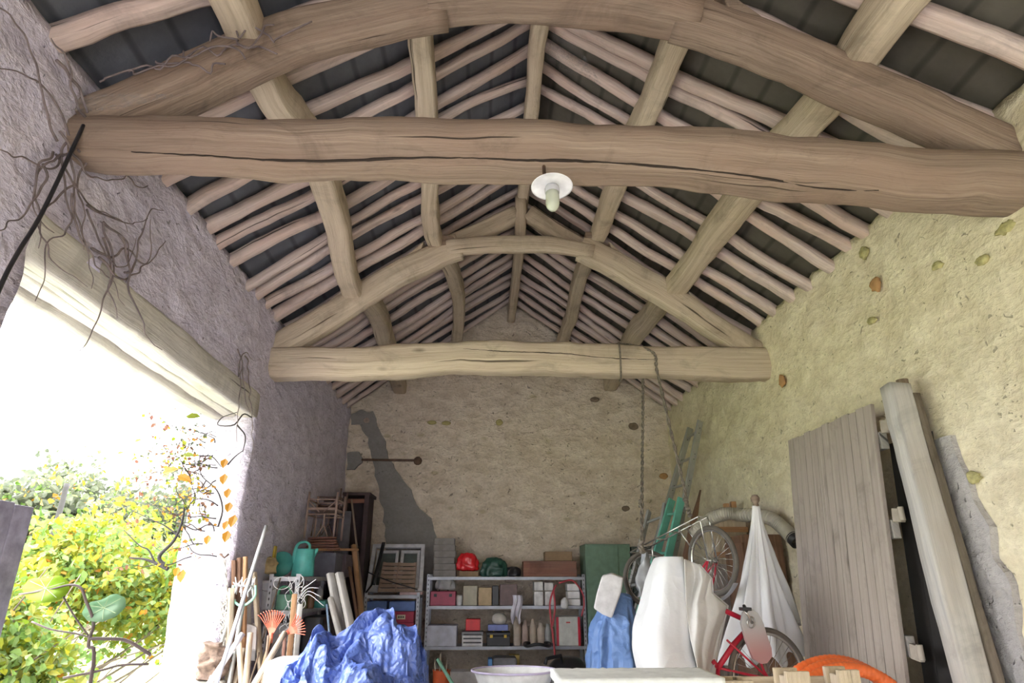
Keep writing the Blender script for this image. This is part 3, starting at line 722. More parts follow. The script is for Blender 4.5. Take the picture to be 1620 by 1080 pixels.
for du, h in ((-6, .07), (5, .11)):
    p = P(1156+du, 808, y=6.7); mb = MB(); mb.box((p.x, 6.7, p.z-.02), (.05, .05, h+.12)); mb.build('stub', M['orange_wood'], T)
# orange hose coil near the front
T = thing('orange_hose', 'coil of orange ribbed hose in front of the plank door', 'hose', (1.88, 3.55, 0))
cc = V((1.90, 3.62, 0.80)); 
for k in range(3):
    R0 = .36+.01*k; n = 400
    pts = [cc+V((R0*math.cos(a), .07*k-.02*math.sin(a), R0*math.sin(a)-.0*k)) for a in [i*2*math.pi/n for i in range(n)]]
    mb = MB(); mb.tube(pts, [.033*(1+.045*math.sin(i*math.pi/2)) for i in range(n)], 14, closed=True); mb.build('coil', C_ORANGE, T, True)
mb = MB(); mb.box((1.9, 3.66, .20), (.5, .3, .40)); tag(mb.build('wooden_block', M['crate_wood'], None, bevel=.01), 'rough wooden block under the orange hose coil', 'block')

# ------------------------------------------------------------------ pallet and white bench in the foreground
def slat(x0, x1, y, z0, z1, th=.022): return ((x0+x1)/2, y, (z0+z1)/2), (x1-x0, th, z1-z0)
T = thing('wooden_pallet', 'wooden pallet stood on end, its sawn tops along the bottom edge', 'pallet', (1.39, 3.2, 0))
for i, (x0, x1, dz) in enumerate(((1.06, 1.21, .01), (1.36, 1.47, .045), (1.60, 1.70, .05))):
    for y in (3.12, 3.24):
        mb = MB(); mb.box(((x0+x1)/2, y, (1.165+dz)/2), (x1-x0, .024, 1.165+dz)); mb.build('deck_board', M['crate_wood'], T, bevel=.004)
    mb = MB(); mb.box(((x0+x1)/2, 3.18, (1.14+dz)/2), (x1-x0-.03, .09, 1.14+dz)); mb.build('stringer', M['oak_pale'], T, bevel=.006)
for z in (.05, .60, 1.12):
    mb = MB(); mb.box((1.385, 3.27, z), (.68, .022, .10)); mb.build('cross_board', M['crate_wood'], T, bevel=.004)
T = thing('white_bench', 'white painted bench top along the bottom edge left of the pallet', 'bench', (.7, 3.15, 0))
mb = MB(); mb.grid(lambda s, t: V((.32+.71*s, 2.96+.34*t, 1.188+.004*noise.noise(V((s*30, t*9, 0))))), 40, 10); mb.build('top', plain('chipped_white_paint', (.80, .82, .80), .6, 0, .1, .4), T, True, solid=.035)
for x in (.36, .99):
    for y in (3.0, 3.26):
        mb = MB(); mb.box((x, y, .585), (.05, .05, 1.17)); mb.build('leg', C_WHITE, T, bevel=.004)

# ------------------------------------------------------------------ bicycles
def wheel(parent, c, axle, R, tyre_r=.020, spokes=28):
    c, axle = V(c), V(axle).normalized()
    e1 = axle.cross(V((0, 0, 1))).normalized(); e2 = e1.cross(axle)
    def circ(r, n=56, off=0): return [c+e1*(r*math.cos(a))+e2*(r*math.sin(a))+axle*off for a in [2*math.pi*k/n for k in range(n)]]
    mb = MB(); mb.tube(circ(R-.038), .010, 8, closed=True, sq=(1.2, 1, .7), up=axle); w = mb.build('wheel', C_CHROME, parent, True)
    def sub(m, nm, mat, sm=True):
        o = m.build(nm, mat, parent, sm); o.parent = w; return o
    mb = MB(); mb.tube(circ(R-tyre_r), tyre_r, 10, closed=True, up=axle); sub(mb, 'tyre', C_RUBBER)
    mb = MB()
    for k in range(spokes):
        a = 2*math.pi*k/spokes; s = .028*(1 if k % 2 else -1); a2 = a+(1.1 if k % 4 < 2 else -1.1)
        mb.tube([c+axle*s+(e1*math.cos(a2)+e2*math.sin(a2))*.02, c+(e1*math.cos(a)+e2*math.sin(a))*(R-.042)], .0016, 4)
    sub(mb, 'spokes', C_CHROME)
    mb = MB(); mb.lathe([(.008, -.06), (.012, -.035), (.025, -.032), (.014, -.02), (.014, .02), (.025, .032), (.012, .035), (.008, .06)], c, axle, 14); sub(mb, 'hub', C_CHROME)
    return w
wl = P(1027, 915, y=6.10); wr = P(1127, 886, y=5.36)
d = (wr-wl).normalized(); axle = V((0, 0, 1)).cross(d).normalized()
T = thing('bicycle', "small red bicycle hung upside down by ropes, wheels up", 'bicycle', (wl+wr)/2-V((0, 0, .6)))
wheel(T, wl, V((-.12, 1, 0)), .25); wheel(T, wr, axle, .275)
mb = MB()
fr = lambda p, dx, dz: V(p)+d*dx+V((0, 0, dz))
bbp = fr(wr, -.34, -.20); hd = fr(wl, .12, -.30); st = fr(wr, -.22, -.48)
for a, b, r in ((bbp, hd, .016), (st, hd, .016), (bbp, st, .014)): mb.tube([a, b], r, 10)
for s in (-.05, .05):
    mb.tube([wr+axle*s, bbp+axle*s*.6], .008, 8); mb.tube([wr+axle*s, fr(wr, -.05, -.12)+axle*s, st+axle*s*.4], .008, 8)
    mb.tube([wl+axle*s, fr(wl, .05, -.16)+axle*s, hd], .010, 8)
mb.build('frame', RED, T, True)
mb = MB(); mb.tube([st, fr(st, .02, -.12)], .011, 8); mb.lathe([(.0, -.13), (.05, -.12), (.07, -.09), (.02, -.07)], fr(st, .02, -.05), (0, 0, 1), 14); mb.build('saddle', C_BLACK, T, True)
mb = MB(); hb = fr(hd, -.05, -.18); mb.tube([hd, hb], .012, 8); mb.tube([hb+axle*-.25, hb+axle*-.1+V((0, 0, .03)), hb+axle*.1+V((0, 0, .03)), hb+axle*.25], .011, 8); mb.build('handlebar', C_CHROME, T, True)
ra = P(1003, 874, y=6.12); rb = P(1112, 817, y=5.34); rm = lambda t: ra.lerp(rb, t)
mb = MB()
for s in (-.05, .05): mb.tube([rm(0)+axle*s, rm(1)+axle*s], .007, 8)
for t in (0, .2, .4, .6, .8, 1): mb.tube([rm(t)-axle*.05, rm(t)+axle*.05], .006, 6)
for s in (-.05, .05):
    mb.tube([rm(1)+axle*s, rm(1)+d*.02+V((0, 0, -.05))+axle*s, wr+axle*s], .006, 6)
    mb.tube([rm(.72)+axle*s, wr+d*-.17+V((0, 0, .12))+axle*s], .006, 6)
    mb.tube([rm(.22)+axle*s, wl+axle*s], .006, 6)
mb.build('rack', C_CHROME, T, True)
mb = MB(); mb.tube([wr+e for e in [d*(.31*math.cos(a))+V((0, 0, .31*math.sin(a))) for a in [-.75-.07*k for k in range(20)]]], .012, 8, sq=(2.2, .3, .6)); mb.build('mudguard', C_GREYP, T, True)
mb = MB()
cbag = P(1022, 905, y=5.92)
mb.grid(lambda s, t: V((cbag.x+(.03+.03*t)*math.cos(s*6.283)+.015*math.sin(t*9+s*12)-.05*t, cbag.y+.03*math.sin(s*6.283), cbag.z+.16-.36*t)), 28, 16, True)
mb.v = [p+nv3(p, 14, 5)*.02 for p in mb.v]
tag(mb.build('plastic_bag', plain('grey_film', (.40, .42, .46), .25), None, True), 'crumpled grey plastic bag hanging by the left bicycle wheel', 'bag')

# the standing red bicycle with the chain guard
n0 = V((-.26, .96, 0)).normalized(); H0 = P(1217, 1074, y=4.6); dB = V((.96, .26, 0)).normalized()
def Q(u, v, off=0):
    r = (P(u, v, y=10)-EYE).normalized(); o = H0+n0*off
    return EYE+r*((o-EYE).dot(n0)/r.dot(n0))
T = thing('bicycle', 'red bicycle with pale chain guard and crank standing behind the pallet', 'bicycle', V((H0.x-.1, H0.y, 0)))
wheel(T, H0, n0, .315, .018, 32)
mb = MB(); BB = Q(1187, 990); SC = Q(1136, 1056)
mb.tube([Q(1142, 963), Q(1150, 967), Q(1182, 982)], .017, 10); mb.tube([BB, Q(1160, 1020), SC], .018, 10)
for s in (-.04, .04):
    mb.tube([Q(1183, 992, s*.5), Q(1208, 1060, s), Q(1217, 1074, s)], .008, 8); mb.tube([Q(1150, 1012, s*.6), Q(1217, 1074, s)], .007, 8)
    mb.tube([SC, Q(1217, 1074, s)], .008, 8)
mb.tube([SC, Q(1128, 1045)], .015, 10); mb.tube([SC, extend_down(SC, SC+V((-.04, 0, -.3)), .30)], .013, 8)
mb.build('frame', RED, T, True)
g = [(1176, 968), (1173, 985), (1180, 1012), (1192, 1042), (1206, 1050), (1214, 1049), (1218, 1044), (1222, 1038), (1221, 1025), (1213, 1002), (1208, 985), (1200, 970), (1192, 964), (1184, 963)]
mg, ng, bgn = newmat('chain_guard_paint'); tt = N(ng, 'ShaderNodeTexCoord').outputs['Object']; spz = N(ng, 'ShaderNodeSeparateXYZ'); ng.links.new(tt, spz.inputs[0])
mp_ = N(ng, 'ShaderNodeMapRange'); ng.links.new(spz.outputs['Z'], mp_.inputs[0]); mp_.inputs[1].default_value = Q(1200, 1030).z; mp_.inputs[2].default_value = Q(1200, 985).z
ng.links.new(mixc(ng, mp_.outputs[0], (.62, .34, .34), (.56, .55, .55)), bgn.inputs['Base Color']); bgn.inputs['Roughness'].default_value = .4
mp_.inputs[1].default_value -= T.location.z; mp_.inputs[2].default_value -= T.location.z
mb = MB(); mb.prism([Q(u, v, -.075) for u, v in g], n0*.02); gd = mb.build('chain_guard', mg, T, bevel=.003)
mb = MB(); mb.tube([Q(1188+6*math.cos(a), 984+9*math.sin(a), -.085) for a in [k*math.pi/8 for k in range(16)]], .004, 6, closed=True); o = mb.build('crank_slot', C_CHROME, T, True); o.parent = gd
mb = MB(); mb.tube([Q(1190, 984, -.05), Q(1190, 984, -.11)], .010, 8); mb.tube([Q(1190, 986, -.11), Q(1184, 974, -.115), Q(1178, 966, -.12)], .008, 8); mb.build('crank', C_CHROME, T, True)
mb = MB(); mb.box(Q(1179, 963, -.16), (.06, .07, .02)); mb.tube([Q(1177, 958, -.13), Q(1181, 966, -.19)], .012, 8); mb.build('pedal', C_BLACK, T, bevel=.003)

# ------------------------------------------------------------------ covered things
def cover(name, label, cat, secs, mat, folds, amp, crump=.02, sc=4, q=.5, seed=1, nu=110, nv=70, group=None):
    """secs: (z, cx, cy, rx, ry) from top to bottom"""
    def f(s, t):
        k = t*(len(secs)-1); i = min(int(k), len(secs)-2); w = k-i; pv = secs[max(0, i-1)]; nx = secs[min(len(secs)-1, i+2)]
        z, cx, cy, rx, ry = [.5*((2*secs[i][j])+(secs[i+1][j]-pv[j])*w+(2*pv[j]-5*secs[i][j]+4*secs[i+1][j]-nx[j])*w*w+(3*secs[i][j]-pv[j]-3*secs[i+1][j]+nx[j])*w**3) for j in range(5)]
        th = s*2*math.pi; c, sn = math.cos(th), math.sin(th)
        c = math.copysign(abs(c)**q, c); sn = math.copysign(abs(sn)**q, sn)
        tt = min(1, max(0, t-.08)*2)
        fold = 1+amp*tt*sum(math.sin(th*m+ph+t*pp)*a for m, ph, pp, a in folds)
        p = V((cx+rx*c*fold, cy+ry*sn*fold, z))
        r = 1-abs(noise.noise(p*sc+V((seed, 0, 0))))*2
        dr = V((c, sn, .2)).normalized()
        return p+dr*(crump*r*min(1, t*8))+nv3(p, sc*2.5, seed)*crump*.5*min(1, t*8)
    mb = MB(); mb.grid(f, nu, nv, True)
    top = len(mb.v); mb.v.append(V((secs[0][1], secs[0][2], secs[0][0]+.004)))
    for i in range(nu): mb.f.append([(i+1) % nu, i, top]); mb.uv.append(None)
    o = mb.build(name, mat, None, True); return tag(o, label, cat, group)
A = lambda u, v, y: P(u, v, y=y)
def sec(v, u0, u1, y, ry):
    a, b = P(u0, v, y=y), P(u1, v, y=y); return (a.z, (a.x+b.x)/2, y+ry*.6, (b.x-a.x)/2, ry)
cover('covered_machine', 'tall machine under a smooth white cover in front of hanging bicycle', 'cover', [sec(881, 1050, 1078, 4.5, .10), sec(884, 1042, 1082, 4.5, .14), sec(920, 1033, 1086, 4.48, .18), sec(960, 1024, 1092, 4.46, .2), sec(1010, 1014, 1100, 4.45, .22), sec(1080, 1026, 1114, 4.44, .24), (.05, 1.47, 4.55, .20, .26)], T_WHITE, [(3, 0, 1, .4), (7, 1, 2, .3), (11, 2, -2, .15)], .07, .009, 3, .62, 3)
lc_ = [(1083, 884), (1084, 925), (1086, 965), (1092, 1010), (1102, 1050), (1112, 1090)]; rc_ = [(1104, 892), (1124, 915), (1126, 938), (1150, 958), (1138, 1010), (1124, 1090)]
def ramp_pts(L, t):
    k = t*(len(L)-1); i = min(int(k), len(L)-2); w = k-i; return (L[i][0]*(1-w)+L[i+1][0]*w, L[i][1]*(1-w)+L[i+1][1]*w)
def gs(s, t):
    a = ramp_pts(lc_, t); b = ramp_pts(rc_, t); u = a[0]*(1-s)+b[0]*s; v = a[1]*(1-s)+b[1]*s
    y = 4.34+.10*s+.05*math.sin(s*4+t*5)+.05*abs(((s*1.6+t*2.1) % 1.0)*2-1)*min(1, s*4)*min(1, t*5)
    return P(u, v, y=y)
mb = MB(); mb.grid(gs, 50, 60); mb.grid(lambda s, t: gs(1, t)+V((.02-.25*s, .02+.32*s, -.02*s)), 20, 60)
tag(mb.build('plastic_sheet', T_GREY, None, True, solid=.004), 'loose grey plastic sheet folded against the tall white cover', 'sheet')
cover('blue_covered_stack', 'blue sheet draped over a stack under the white foam slab', 'tarpaulin', [sec(938, 974, 990, 6.0, .08), sec(945, 966, 998, 6.0, .12), sec(975, 950, 1006, 5.95, .16), sec(1010, 942, 1012, 5.93, .2), sec(1080, 936, 1024, 5.92, .24), (.04, 1.16, 6.0, .33, .28)], T_BLUE2, [(5, 0, 3, .6), (9, 1, 2, .4), (14, 2, -1, .3)], .16, .02, 5, .7, 8)
mb = MB(); y = 5.82
mb.prism([P(952, 911, y=y), P(967, 907, y=y), P(986, 914, y=y), P(983, 936, y=y), P(968, 978, y=y), P(953, 972, y=y), P(939, 962, y=y), P(944, 938, y=y)], (.03, .13, .01))
T = tag(mb.build('foam_slab', C_WHITE, None, bevel=.012), 'white foam slab lying tilted on top of the draped blue sheet', 'foam slab')

# crumpled blue tarp in the left foreground
_cd = []
_rc = random.Random(17)
for _k in range(9): _cd.append((V((_rc.uniform(-1, 1), _rc.uniform(-1, 1), _rc.uniform(-.6, .6))).normalized(), 2.2+_k*1.25, _rc.uniform(0, 9)))
def crumple(p):
    """sum of sharp triangular folds in many directions"""
    h = 0; q = p+nv3(p, 1.6, 3)*.28
    for d, fr_, ph in _cd:
        a = (q.dot(d)*fr_+ph) % 1.0; h += (abs(a*2-1)-.5)*.17/(fr_**.8)*(.5+noise.noise(p*1.7+d*3)*1.2+.5)
    return h
def tarp(s, t):
    y = 4.10+1.35*t
    u0, u1 = 425, 678; us = u0+(u1-u0)*s
    x = P(us, 1040, y=4.9).x*(1+.0*t)
    key = [(0, .62), (.12, .92), (.22, 1.05), (.36, 1.17), (.48, 1.14), (.60, 1.23), (.72, 1.29), (.80, 1.20), (.90, 1.17), (.97, 1.0), (1, .70)]
    for i in range(len(key)-1):
        if key[i][0] <= s <= key[i+1][0]:
            w = (s-key[i][0])/(key[i+1][0]-key[i][0]); w = w*w*(3-2*w); top = key[i][1]*(1-w)+key[i+1][1]*w
    prof = math.sin(min(1, max(0, t*1.08))*math.pi)**.45 if 0 < t < .92 else 0
    z = .05+(top-.02)*max(0, prof)*(.86+.14*math.sin(t*3.1))
    p = V((x, y, z)); cr_ = crumple(p)
    r1 = 1-2*abs(noise.noise(p*3.2+V((4, 1, 2)))); r2 = 1-2*abs(noise.noise(p*7.5+V((1, 9, 2)))); r3 = 1-2*abs(noise.noise(p*15))
    k = min(1, z*2)
    return p+V((.03*r2*k, (-.03*r1-.5*cr_)*k, (.035*r1+.02*r2+cr_)*k))
mb = MB(); mb.grid(tarp, 230, 170)
tag(mb.build('tarpaulin', T_BLUE, None, True), 'crumpled dark blue tarpaulin heaped in the left foreground', 'tarpaulin')
mb = MB(); a = P(418, 1046, y=4.75); mb.box((a.x+.14, 4.95, a.z/2), (.30, .34, a.z)); 
tag(mb.build('foam_block', C_WHITE, None, bevel=.03), 'white rounded block left of the crumpled dark blue tarpaulin', 'block')
# white round basin on a crate
bc = V((.235, 5.2, 0)); bz = P(800, 1066, y=5.0).z
T = thing('oval_basin', 'wide white oval basin in front of the steel shelves', 'basin', (bc.x, bc.y, bz-.16))
mb = MB(); mb.lathe([(.20, -.16), (.24, -.15), (.29, -.02), (.305, 0), (.315, .004), (.30, -.004), (.27, -.03), (.20, -.135), (0, -.14)], (bc.x, bc.y, bz), (0, 0, 1), 48, squash=.75); mb.build('bowl', plain('enamel_white', (.78, .79, .80), .3), T, True)
mb = MB(); mb.tube([(bc.x+.312*math.cos(a), bc.y+.234*math.sin(a), bz) for a in [k*math.pi/24 for k in range(48)]], .008, 6, closed=True); mb.build('rim', plain('mauve_rim', (.52, .46, .66), .4), T, True)
T = thing('crate_stand', 'wooden crate under the white oval basin', 'crate', (bc.x, bc.y, 0))
h = bz-.165
for i in range(5):
    for sy in (-.16, .16):
        mb = MB(); mb.box((bc.x, bc.y+sy, .06+i*(h-.12)/4), (.44, .018, .10)); mb.build('side_slat', M['crate_wood'], T)
    for sx in (-.21, .21):
        mb = MB(); mb.box((bc.x+sx, bc.y, .06+i*(h-.12)/4), (.018, .30, .10)); mb.build('end_slat', M['crate_wood'], T)
mb = MB(); mb.box((bc.x, bc.y, h-.01), (.44, .33, .02)); mb.build('lid', M['crate_wood'], T)

# ------------------------------------------------------------------ steel shelves
def shelf_unit(name, label, x0, x1, y0, y1, levels, H, group=None, mat=None, stiff=True):
    mat = mat or C_STEEL
    T = thing(name, label, 'shelf', ((x0+x1)/2, (y0+y1)/2, 0), group)
    for x in (x0, x1):
        for y in (y0, y1):
            sx = 1 if x == x0 else -1; sy = 1 if y == y0 else -1
            mb = MB(); mb.box((x+sx*.018, y, H/2), (.036, .003, H)); mb.box((x, y+sy*.018, H/2), (.003, .036, H)); mb.build('post', mat, T)
            mb = MB()
            for k in range(int(H/.05)): mb.box((x+sx*.018, y-sy*.002, .03+k*.05), (.010, .003, .022)); mb.box((x-sx*.002, y+sy*.018, .03+k*.05), (.003, .010, .022))
            h = mb.build('post_holes', C_DARK, T)
    for z in levels:
        mb = MB(); mb.box(((x0+x1)/2, (y0+y1)/2, z-.004), (x1-x0-.006, y1-y0-.006, .006))
        mb.box(((x0+x1)/2, y0+.006, z-.02), (x1-x0-.01, .008, .036)); mb.box(((x0+x1)/2, y1-.006, z-.02), (x1-x0-.01, .008, .036))
        mb.box((x0+.006, (y0+y1)/2, z-.02), (.008, y1-y0-.01, .036)); mb.box((x1-.006, (y0+y1)/2, z-.02), (.008, y1-y0-.01, .036)); mb.build('shelf_board', mat, T)
    return T
Y3 = 8.55
s3x0, s3x1 = P(676, 912, y=Y3).x, P(925, 912, y=Y3).x
Z3 = [P(800, v, y=Y3).z for v in (912, 958, 1022)]+[.28]
shelf_unit('steel_shelf', 'wide grey steel shelf full of boxes against the back wall', s3x0, s3x1, Y3, Y3+.42, Z3, Z3[0]+.03, 'steel shelf units')
Y2 = 8.35
s2x0, s2x1 = P(577, 940, y=Y2).x, P(664, 940, y=Y2).x
Z2 = [P(600, v, y=Y2).z for v in (941, 1012)]+[.28]
shelf_unit('steel_shelf', 'narrow steel shelf holding crimson card boxes left of the wide shelf', s2x0, s2x1, Y2, Y2+.42, Z2, Z2[0]+.03, 'steel shelf units')
s1x0, s1x1 = -1.93, P(475, 912, y=6.15).x
Z1 = [1.617, 1.335, .95, .35]
shelf_unit('steel_shelf', 'pale steel shelf along the left wall carrying teal watering can', s1x0, s1x1, 6.15, 8.10, Z1, 1.64, 'steel shelf units', plain('pale_steel', (.66, .66, .70), .5, .2))

def bx(name, label, cat, u0, u1, vt, zb, y, dep, mat, bev=.006, group=None, lid=None, extra=None):
    a, b = P(u0, vt, y=y), P(u1, vt, y=y); h = a.z-zb
    c = ((a.x+b.x)/2, y+dep/2, zb+h/2)
    if not lid and not extra:
        mb = MB(); mb.box(c, (b.x-a.x, dep, h-.001)); return tag(mb.build(name, mat, None, bevel=bev), label, cat, group)
    T = thing(name, label, cat, (c[0], c[1], zb), group)
    lh = .25*h if lid else 0
    mb = MB(); mb.box((c[0], c[1], zb+(h-lh)/2), (b.x-a.x, dep, h-lh)); mb.build('body', mat, T, bevel=bev)
    if lid: mb = MB(); mb.box((c[0], c[1], zb+h-lh/2), (b.x-a.x+.008, dep+.008, lh)); mb.build('lid', lid, T, bevel=bev)
    if extra: extra(T, a.x, b.x, y, zb, h)
    return T
def label_plate(mat, fx=.5, fz=.6, w=.45, hh=.22):
    def f(T, x0, x1, y, z, h):
        mb = MB(); mb.box((x0+(x1-x0)*fx, y-.003, z+h*fz), ((x1-x0)*w, .004, h*hh)); mb.build('label', mat, T)
        mb = MB()
        for i in range(3): mb.box((x0+(x1-x0)*(fx-w*.25+w*.25*i), y-.006, z+h*fz), ((x1-x0)*w*.16, .002, h*hh*.35))
        mb.build('print', C_DARK, T)
    return f
def latches(mat, n=2):
    def f(T, x0, x1, y, z, h):
        for i in range(n):
            mb = MB(); mb.box((x0+(x1-x0)*(.2+.6*i/max(1, n-1)), y-.006, z+h*.72), (.035, .014, .035)); mb.build('latch', mat, T, bevel=.002)
        mb = MB(); xm = (x0+x1)/2; mb.tube([(xm-.06, y+.1, z+h), (xm-.05, y+.1, z+h+.03), (xm+.05, y+.1, z+h+.03), (xm+.06, y+.1, z+h)], .008, 8); mb.build('handle', mat, T, True)
    return f
# items on top of the wide shelf
for k in range(6):
    bx('card_box', ['bottom', 'second', 'third', 'fourth', 'fifth', 'top'][k]+' flat grey carton of the stack on the wide shelf', 'box', 686+k % 2, 721-k % 3, 912-10.2*(k+1), Z3[0]+(P(700, 912-10.2*k, y=8.6).z-P(700, 912, y=8.6).z), 8.6, .28, plain('grey_card', (.27, .25, .24), .85), .004, 'flat grey cartons stacked on the wide shelf')
def bag(name, label, u0, u1, v0, v1, y, mat, seed, cat='bag', sag=.25, q=.7, cr=.02, dep=.14):
    z1, z0 = P(u0, v0, y=y).z, P(u0, v1, y=y).z; xa, xb = P(u0, v1, y=y).x, P(u1, v1, y=y).x
    cx = (xa+xb)/2; rx = (xb-xa)/2
    return cover(name, label, cat, [(z1, cx-.1*rx, y+dep/2, rx*.25, .02), (z1*.93+z0*.07, cx-.1*rx, y+dep/2, rx*.62, dep*.35), (z1*.7+z0*.3, cx, y+dep/2, rx*.9, dep*.5), (z1*.4+z0*.6, cx, y+dep/2, rx, dep*.55), (z0+.01, cx, y+dep/2, rx*.95, dep*.5), (z0, cx, y+dep/2, rx*.3, dep*.2)], mat, [(4, seed, 2, .5), (7, 1, 3, .5)], .15, cr, 9, q, seed, 60, 30)
bag('red_bag', 'shiny red plastic bag on top of the wide shelf', 725, 755, 874, 903, 8.62, plain('red_film', (.75, .02, .03), .25), 11)
bx('grey_sack_box', 'brown crumpled carton under the red bag', 'box', 726, 757, 903, Z3[0]+.001, 8.6, .26, C_BROWN)
bag('green_pot_bag', 'dark green rounded bag beside the red bag', 764, 800, 881, 912, 8.62, plain('dark_green_film', (.02, .075, .055), .4), 12)
bag('black_bundle', 'small black bundle on the shelf top right of the green bag', 800, 822, 896, 912, 8.65, C_BLACK, 13)
bx('mahogany_box', 'long dark red wooden box on the right of the shelf top', 'box', 828, 912, 887, Z3[0]+.001, 8.62, .3, M['red_board'])
bx('brown_parcel', 'brown parcel lying on the long dark red box', 'parcel', 862, 905, 872, P(870, 887, y=8.62).z+.002, 8.66, .22, C_BROWN)
# upper level
bx('tool_case', 'magenta plastic tool case on the left of the upper shelf', 'tool case', 681, 721, 935, Z3[1]+.001, 8.58, .22, plain('magenta_plastic', (.42, .06, .12), .45), .008, None, None, latches(C_DARK))
bag('grey_cloth', 'grey crumpled cloth resting on the magenta tool case', 690, 718, 914, 933, 8.60, plain('grey_cloth', (.40, .39, .40), .8), 14, 'cloth')
mb = MB(); c = P(726, 958, y=8.62); mb.lathe([(.035, 0), (.04, .01), (.042, .10), (.036, .115), (.03, .12)], (c.x, 8.66, Z3[1]+.001), (0, 0, 1), 20); tag(mb.build('white_jar', C_WHITE, None, True), 'small white pot right of the magenta tool case', 'pot')
bx('cream_carton', 'cream carton in the middle of the upper shelf', 'box', 733, 755, 926, Z3[1]+.001, 8.6, .24, plain('dull_cream', (.5, .47, .37), .8))
bx('tan_carton', 'tan carton on the upper shelf, next to the cream one', 'box', 757, 778, 929, Z3[1]+.001, 8.6, .24, plain('tan_card', (.55, .42, .26), .85))
bx('black_case', 'narrow black case on the upper shelf', 'box', 779, 789, 926, Z3[1]+.001, 8.6, .22, C_BLACK)
bx('brown_case', 'brown case on the upper shelf behind the hanging cloth', 'box', 791, 818, 924, Z3[1]+.001, 8.62, .22, plain('mauve_brown', (.22, .16, .16), .7))
for k, (u0, v0, w, h, zz) in enumerate([(845, 920, 15, 13, 0), (861, 921, 15, 12, 0), (845, 935, 15, 22, 1), (862, 935, 16, 22, 1)]):
    zb = Z3[1]+.001 if zz else P(850, 934, y=8.56).z
    bx('wrapped_carton', ['upper left', 'upper right', 'lower left', 'lower right'][k]+' of four film-wrapped white cartons on the upper shelf', 'carton', u0, u0+w-1, v0, zb, 8.56, .2, plain('wrapped_white', (.62, .61, .60), .3, 0, .25), .004, 'film-wrapped cartons on the upper shelf')
for k in range(3):
    vt = 923+12*k; zb = Z3[1]+.001 if k == 2 else P(890, vt+11.5, y=8.54).z
    bx('white_packet', ['top', 'middle', 'bottom'][k]+' white packet of the stack at the right shelf end', 'packet', 897+k, 916+k, vt, zb, 8.54, .2, C_WHITE, .008, 'white packets at the right end of the upper shelf')
# cloth hanging from the shelf edge
def hang(s, t):
    p = P(811+15*s-2*t+1.5*math.sin(t*6), 941+46*t*(.85+.15*math.sin(s*9)), y=8.50); p.y += .018*math.sin(s*14+2*t)-.012*t; return p
mb = MB(); mb.grid(hang, 26, 24); tag(mb.build('white_cloth', plain('white_cotton', (.72, .70, .78), .8), None, True, solid=.004), 'white cloth hanging over the middle of the shelf edge', 'cloth')
mb = MB(); mb.tube(smooth_path([P(880, 925, y=8.5), P(873, 940, y=8.48), P(870, 958, y=8.46), P(872, 985, y=8.46), P(876, 1015, y=8.46), P(878, 1040, y=8.47)], 40), .012, 8)
mb.tube(smooth_path([P(884, 922, y=8.5), P(905, 918, y=8.5), P(920, 935, y=8.48), P(924, 955, y=8.48), P(920, 975, y=8.48)], 40), .010, 8); mb.tube(smooth_path([P(876, 935, y=8.5), P(878, 962, y=8.46), P(874, 990, y=8.46)], 40), .012, 8)
tag(mb.build('red_hose', plain('dusty_red_rubber', (.55, .07, .09), .5), None, True), 'thin red hose hanging over the right end of the wide shelf', 'hose')
mb = MB(); c = P(893, 955, y=8.48); mb.lathe([(.03, -.05), (.045, -.04), (.05, .03), (.035, .055), (.02, .075)], c, (.15, 0, 1), 16); tag(mb.build('white_bottle', C_WHITE, None, True), 'white plastic bottle hanging with the red hose', 'bottle')
# middle level
bx('lilac_panel_box', 'pale lilac panel box on the left of the middle shelf', 'box', 676, 723, 989, Z3[2]+.001, 8.53, .3, C_LILAC)
def stripes(T, x0, x1, y, z, h):
    for i in range(3):
        mb = MB(); mb.box(((x0+x1)/2, y-.003, z+h*(.25+.28*i)), ((x1-x0)*.86, .006, h*.10)); mb.build('drawer_slot', C_DARK, T)
bx('drawer_box', 'white and grey drawer box under the red box', 'box', 731, 764, 999, Z3[2]+.001, 8.56, .24, C_WHITE, .006, None, plain('steel_grey_plastic', (.30, .32, .35), .5), stripes)
bx('red_box', 'bright red box standing on the white drawer box', 'box', 737, 760, 979, P(740, 998, y=8.56).z+.002, 8.57, .18, plain('bright_red_plastic', (.8, .03, .04), .4))
bx('black_tool_case', 'black tool case with yellow latches on the middle shelf', 'tool case', 770, 807, 1000, Z3[2]+.001, 8.54, .26, C_BLACK, .008, None, C_BLACK, latches(plain('yellow_plastic', (.75, .5, .04), .4)))
bx('blue_tray', 'blue plastic tray resting on the black tool case', 'tray', 772, 804, 988, P(780, 998, y=8.54).z+.002, 8.56, .2, plain('soft_blue', (.22, .27, .62), .5))
mb = MB(); c = P(790, 980, y=8.66); mb.lathe([(.03, -.055), (.075, -.04), (.095, .0), (.085, .045), (.05, .075), (0, .085)], c, (0, 0, 1), 22); tag(mb.build('white_helmet', plain('ivory_plastic', (.70, .66, .60), .5), None, True), 'round ivory helmet-like dome sitting in the blue tray', 'dome')
